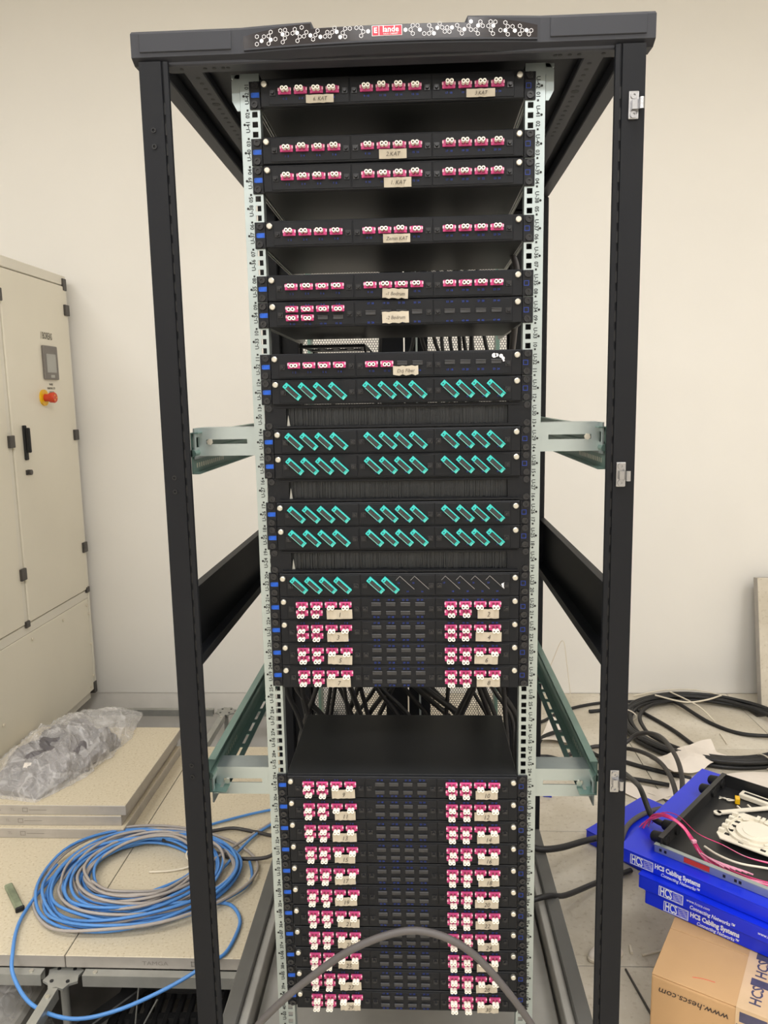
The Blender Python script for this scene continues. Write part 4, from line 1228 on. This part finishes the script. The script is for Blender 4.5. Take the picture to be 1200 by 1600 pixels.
cable('white_lead', 'thin second white lead crossing beside the yellow tag', [tl_(.014, .354, .004), tl_(.030, .344, .009), tl_(.042, .355, .006), tl_(.054, .357, .006)], .0018, M_SPLICE, cat='lead', n=6)
cable('white_tube', 'curved white tube in front of the splice cassette', [tl_(.075, .085, .008), tl_(.115, .062, .014), tl_(.165, .055, .018), tl_(.22, .075, .02), tl_(.28, .10, .02)], .0028, M_SPLICE, cat='tube')
rr = random.Random(11)
for i in range(18):
    j = rr.uniform(-1, 1); k2 = rr.uniform(-1, 1)
    if i < 14:
        pts = [tl_(-.077 + .010 * j, .0865 + .02 * k2, .003), tl_(-.051 + .006 * k2, .079 + .006 * j, .040 + .004 * j), tl_(-.0186, .072 + .004 * k2, .058 + .003 * j), tl_(.023, .069 + .005 * j, .050), tl_(.0553, .066 + .005 * k2, .020 + .003 * j), tl_(.085, .040 + .006 * j, .012 + .003 * k2), tl_(.125, .020 + .008 * k2, .012 + .004 * j), tl_(.176, .012 + .008 * j, .012 + .004 * k2), tl_(.2405, .022 + .014 * k2, .014), tl_(.295, .05 + .02 * j, .016)]
    else:
        pts = [tl_(-.060, .08, .03), tl_(-.030, .082, .058), tl_(.006, .089, .060), tl_(.057, .084, .036), tl_(.1147, .090, .027), tl_(.17, .078, .027 + .002 * j), tl_(.2187, .087 + .004 * k2, .027), tl_(.29, .11, .027)]
    cable('pink_fibre', 'thin pink optical fibre strand fanning across the open tray', pts, .0011, M_FIBRE if i % 3 else M_FIBREP, cat='fibre', group='pink fibre strands in the open tray', n=5)
for i in range(6):
    pts = [tl_(.085 + .010 * i, .036 - .004 * i, .018), tl_(.115 + .012 * i, .022 + .001 * i, .021), tl_(.145 + .012 * i, .014 + .003 * i, .020)]
    cable('splice_sleeve', 'pale pink splice sleeve on the fibres of the open tray', pts, .0019, M_FIBREP, cat='sleeve', group='splice sleeves in the open tray', n=6, step=3)
o = MB().box(-.004, .004, -.006, .006, 0, .008).build('fibre_tie', M_FIBREP, None, .001); o.location = tl_(.058, .060, .022); o.rotation_euler = (0, 0, ang - .6); tag(o, 'pale tie holding the pink fibre bundle', 'tie')

# pliers lying on the carton at the right edge
t = thing('pliers', 'pliers with yellow and black handles on the brown carton', 'pliers', Vector((.5229, .1095, CH + .0012)) + Matrix.Rotation(math.radians(-31), 3, 'Z') @ Vector((.245, .052, 0)), math.radians(-20))
for s in (-1, 1):
    pth = smooth_path([(0, s * .020, .010), (.03, s * .022, .010), (.075, s * .016, .010), (.11, s * .006, .010)], 5)
    b = MB(); b.tube(pth, [.0085] * len(pth), 8); hd = b.build('handle', M_YELLOW, t)
    pth = smooth_path([(.012, s * .021, .0115), (.04, s * .0215, .0115), (.08, s * .0155, .0115)], 5)
    b = MB(); b.tube(pth, .0082, 8); b.build('grip', M_RUBBER, hd)
b = MB(); b.prism([(.10, -.012), (.16, -.006), (.16, .006), (.10, .012)], .004, .014, 'z'); b.build('jaws', M_STEEL, t)
cable('red_mark', 'short faint red pencil mark on the carton top', [tuple(Vector((.5229, .1095, CH - .0006)) + Matrix.Rotation(math.radians(-31), 3, 'Z') @ Vector(p)) for p in ((.075, .035, 0), (.095, .042, 0), (.118, .045, 0))], .0010, M_REDPL, cat='mark', n=5, step=3)

# ------------------------------------------------------------------ right: floor cables, coil, paper, leaning tile
GR = 'black cables on the floor right of the rack'
cable('floor_cable', 'black cable running along the floor near the back wall', [(.42, 1.75, .008), (.564, 1.818, .008), (.65, 1.907, .008), (.75, 1.979, .008), (.879, 2.031, .008), (1.016, 2.047, .008), (1.148, 2.047, .012)], .007, M_CABLE, group=GR)
cable('floor_cable', 'black cable arching on the floor behind the green rail', [(.36, 1.40, .008), (.497, 1.56, .008), (.55, 1.648, .02), (.65, 1.685, .02), (.73, 1.508, .01), (.829, 1.455, .008), (.9, 1.405, .008), (1.041, 1.323, .008)], .0085, M_CABLE, group=GR)
cable('floor_cable', 'black cable lying low on the floor beside the paper sheets', [(.40, 1.52, .008), (.487, 1.494, .008), (.55, 1.489, .008), (.637, 1.427, .008), (.74, 1.343, .01), (.845, 1.297, .016), (.94, 1.26, .016)], .0085, M_CABLE, group=GR)
cable('floor_cable', 'black cable loop rising highest behind the blue boxes', [(.70, 1.43, .012), (.774, 1.484, .02), (.856, 1.534, .05), (.909, 1.53, .09), (.957, 1.444, .12), (.951, 1.245, .14), (.928, 1.102, .12), (.885, .99, .075), (.86, .93, .062)], .0085, M_CABLED, group=GR)
cable('floor_cable', 'black cable loop curving down behind the blue boxes', [(.62, 1.50, .012), (.743, 1.567, .016), (.859, 1.54, .022), (.908, 1.436, .05), (.922, 1.29, .08), (.903, 1.114, .1), (.872, .97, .08), (.84, .90, .062)], .0085, M_CABLED, group=GR)
cable('floor_cable', 'straight black cable crossing inside the floor coil to the right', [(1.20, 2.03, .02), (1.224, 1.967, .022), (1.294, 1.811, .009), (1.386, 1.704, .009), (1.545, 1.652, .02), (1.75, 1.62, .009)], .0085, M_CABLE, group=GR)
cable('floor_cable', 'black cable end lying loose inside the floor coil', [(.80, 1.93, .009), (.858, 1.944, .009), (.967, 1.944, .03), (1.043, 1.889, .012), (1.108, 1.745, .009), (1.145, 1.607, .009), (1.169, 1.579, .009)], .0085, M_CABLE, group=GR)
cable('floor_cable', 'grey cable looping over the flat blue box on the floor', [(.63, .74, .012), (.640, .79, .035), (.664, .86, .055), (.715, .95, .054), (.80, 1.02, .054), (.89, 1.04, .056), (.95, 1.03, .05)], .008, M_CABLEG, group=GR)
cable('floor_cable', 'black cable from the rack base to the flat blue box', [(.25, .74, .07), (.33, .72, .118), (.384, .70, .116), (.448, .728, .104), (.525, .79, .085), (.595, .86, .056)], .0095, M_CABLE, group=GR)
cable('floor_cable', 'black cable from the rack base passing below the blue stack', [(.24, .47, .06), (.31, .47, .11), (.375, .497, .112), (.428, .545, .08), (.541, .672, .03), (.665, .76, .012)], .0075, M_CABLE, group=GR)
g0 = Vector(tl_(-.033, .092, .021))
cable('gland_cable', 'black cable coming down into a gland of the open tray', [(.60, 1.45, .012), (.65, 1.34, .06), (.672, 1.12, .18), (.668, .92, .25), (.648, .70, .33), (.628, .57, .375), tuple(g0 + R3 @ Vector((-.035, .010, .004))), tuple(g0)], .0075, M_CABLE, group=GR)

def floor_coil():
    rr = random.Random(5); pts = []; turns = 9; n = 24
    for i in range(turns * n + 1):
        a = 2 * PI * i / n; k = i / n
        ri = .352 + .030 * math.sin(k * 2.4) + .012 * math.sin(k * 5.1 + 1) + rr.uniform(-.003, .003)
        pts.append((1.275 + ri * .98 * math.cos(a) + .012 * math.sin(k * 1.7), 1.745 + ri * .90 * math.sin(a), .010 + .010 * (int(k) % 3) + .007 * (.5 + .5 * math.sin(a * 2 + k * 2))))
    cable('coiled_cable', 'heavy black cable wound into a wide coil on the floor by the wall', pts, .0085, M_CABLE, step=3)
floor_coil()
for lab, a0 in (('white tie on the floor coil nearest the viewer', -1.35), ('white tie at the left of the floor coil', 2.75)):
    c = Vector((1.275 + .375 * math.cos(a0), 1.74 + .335 * math.sin(a0), .022)); rd = Vector((math.cos(a0), math.sin(a0), 0))
    pts = [c + rd * (.062 * math.cos(q)) + Vector((0, 0, .028 * math.sin(q))) for q in [2 * PI * i / 12 for i in range(12)]]
    pts = [(p.x, p.y, max(p.z, .004)) for p in pts]
    cable('cable_tie', lab, pts, .003, M_STRAP, cat='cable tie', closed=True, n=6, step=2)
cable('white_strap', 'thin white strap draped over the back of the floor coil', [(1.12, 2.02, .05), (1.22, 1.93, .055), (1.32, 1.95, .055), (1.42, 2.02, .05)], .004, M_STRAP, cat='strap', n=6)
cable('white_strap', 'thin white strap lying across the floor coil to the right', [(1.20, 2.06, .05), (1.27, 1.90, .05), (1.32, 1.83, .006)], .0035, M_STRAP, cat='strap', n=6)
cable('white_strap', 'thin pale wire curving along the floor against the wall', [(1.05, 2.12, .006), (1.2, 2.13, .03), (1.35, 2.13, .03), (1.5, 2.10, .006)], .003, M_STRAP, cat='strap', n=6)
cable('white_strap', 'short white strip lying on the tiles inside the coil', [(1.30, 1.72, .003), (1.29, 1.62, .003)], .003, M_STRAP, cat='strap', n=6)
cable('white_strap', 'pale wire loop standing behind the green rail at the wall', [(.60, 2.10, .004), (.66, 2.08, .20), (.70, 2.06, .30), (.72, 2.05, .18), (.74, 2.03, .004)], .0018, M_STRAP, cat='wire', n=6)

def sheet(label, poly, z, amp=.012, seed=0, cat='paper'):
    """a thin crumpled sheet: fan-triangulated polygon, subdivided and lifted"""
    bm = bmesh.new()
    vs = [bm.verts.new((x, y, 0)) for x, y in poly]; bm.faces.new(vs)
    bmesh.ops.triangulate(bm, faces=bm.faces)
    bmesh.ops.subdivide_edges(bm, edges=bm.edges, cuts=7, use_grid_fill=True)
    for v in bm.verts:
        v.co.z = amp * max(0, .5 + NN.noise(Vector((v.co.x * 7 + seed, v.co.y * 7, 0))) * 1.4)
    g = bmesh.ops.extrude_face_region(bm, geom=bm.faces[:])
    for e in g['geom']:
        if isinstance(e, bmesh.types.BMVert): e.co.z += .0012
    bmesh.ops.recalc_face_normals(bm, faces=bm.faces)
    me = bpy.data.meshes.new('paper_sheet'); bm.to_mesh(me); bm.free(); me.materials.append(M_SHEET)
    o = link('paper_sheet', me, None, (0, 0, z)); return tag(o, label, cat)
sheet('crumpled white paper sheet on the floor in front of the cable coil', [(.907, 1.40), (1.137, 1.563), (1.212, 1.592), (1.205, 1.509), (1.232, 1.482), (1.10, 1.36), (.97, 1.31)], .022, .03, 2)
sheet('white paper sheet lying flat behind the blue boxes', [(.85, 1.22), (.95, 1.29), (1.08, 1.36), (1.36, 1.37), (1.34, 1.20), (1.02, 1.06)], .002, .01, 5)
sheet('white paper scrap on the floor beside the right rack post', [(.72, 1.27), (.80, 1.30), (.88, 1.26), (.93, 1.20), (.84, 1.15)], .002, .008, 8)
sheet('crumpled clear wrapping on the floor behind the green rail', [(.52, 1.62), (.60, 1.78), (.70, 1.73), (.66, 1.60)], .002, .05, 11, 'wrapping')

t = thing('leaning_floor_tile', 'beige floor tile leaning upright against the back wall', 'floor tile', (1.58, 1.965, .0008), 0)
t.rotation_euler = (math.radians(-10), 0, math.radians(4))
b = MB(); b.box(0, .60, 0.0015, TH, 0, .60); b.build('tile_body', M_TILE_EDGE, t, .001)
b = MB(); b.box(.001, .599, 0, .0015, .001, .599); b.build('laminate_face', M_TILE_DUSTY, t)
b = MB(); b.prism([(-.06, -.15), (.05, -.15), (.05, .15), (-.06, .15)], 0, .006, 'z'); o = b.build('dark_strip', M_HINGE, None, .001); o.location = (1.535, 1.985, .001); o.rotation_euler = (0, 0, .15); o.scale = (.35, .6, 1); tag(o, 'dark flat strip on the floor beside the leaning tile', 'strip')

b = MB(); vs = []
t = thing('white_slipper', 'small white rounded slipper partly behind the right rack post', 'slipper', (.505, .415, .0005), .3)
pts = [(.05 * math.cos(a) * (1.0), .026 * math.sin(a)) for a in [2 * PI * i / 20 for i in range(20)]]
b = MB(); b.prism(pts, 0, .010, 'z'); b.build('sole', M_STRAP, t, .002)
b = MB(); r_ = 10
vs = []; fs = []
for i in range(r_ + 1):
    ph = (PI / 2) * i / r_
    for j in range(20):
        a = 2 * PI * j / 20; vs.append((.047 * math.cos(a) * math.cos(ph), .024 * math.sin(a) * math.cos(ph), .010 + .022 * math.sin(ph)))
for i in range(r_):
    for j in range(20): fs.append((i * 20 + j, i * 20 + (j + 1) % 20, (i + 1) * 20 + (j + 1) % 20, (i + 1) * 20 + j))
b.add(vs, fs, True); b.build('upper', M_SHEET, t)
cable('floor_debris', 'thin pale strip on the floor beside the carton', [(.60, .42, .003), (.66, .44, .003), (.71, .46, .003)], .003, M_STRAP, cat='strip', n=6, step=2)
cable('floor_debris', 'small pale stub on the floor between post and carton', [(.575, .425, .004), (.578, .452, .004)], .004, M_STRAP, cat='stub', n=6, step=2)
cable('floor_debris', 'thin dark rod on the floor beside the carton', [(.545, .37, .003), (.56, .27, .003), (.575, .17, .003)], .003, M_HINGE, cat='rod', n=6, step=2)
cable('blue_offcut', 'tiny blue cable offcut on the floor under the right bracket', [(.475, 1.205, .005), (.505, 1.20, .005)], .006, M_BOXBLUE, cat='offcut', n=6, step=2)
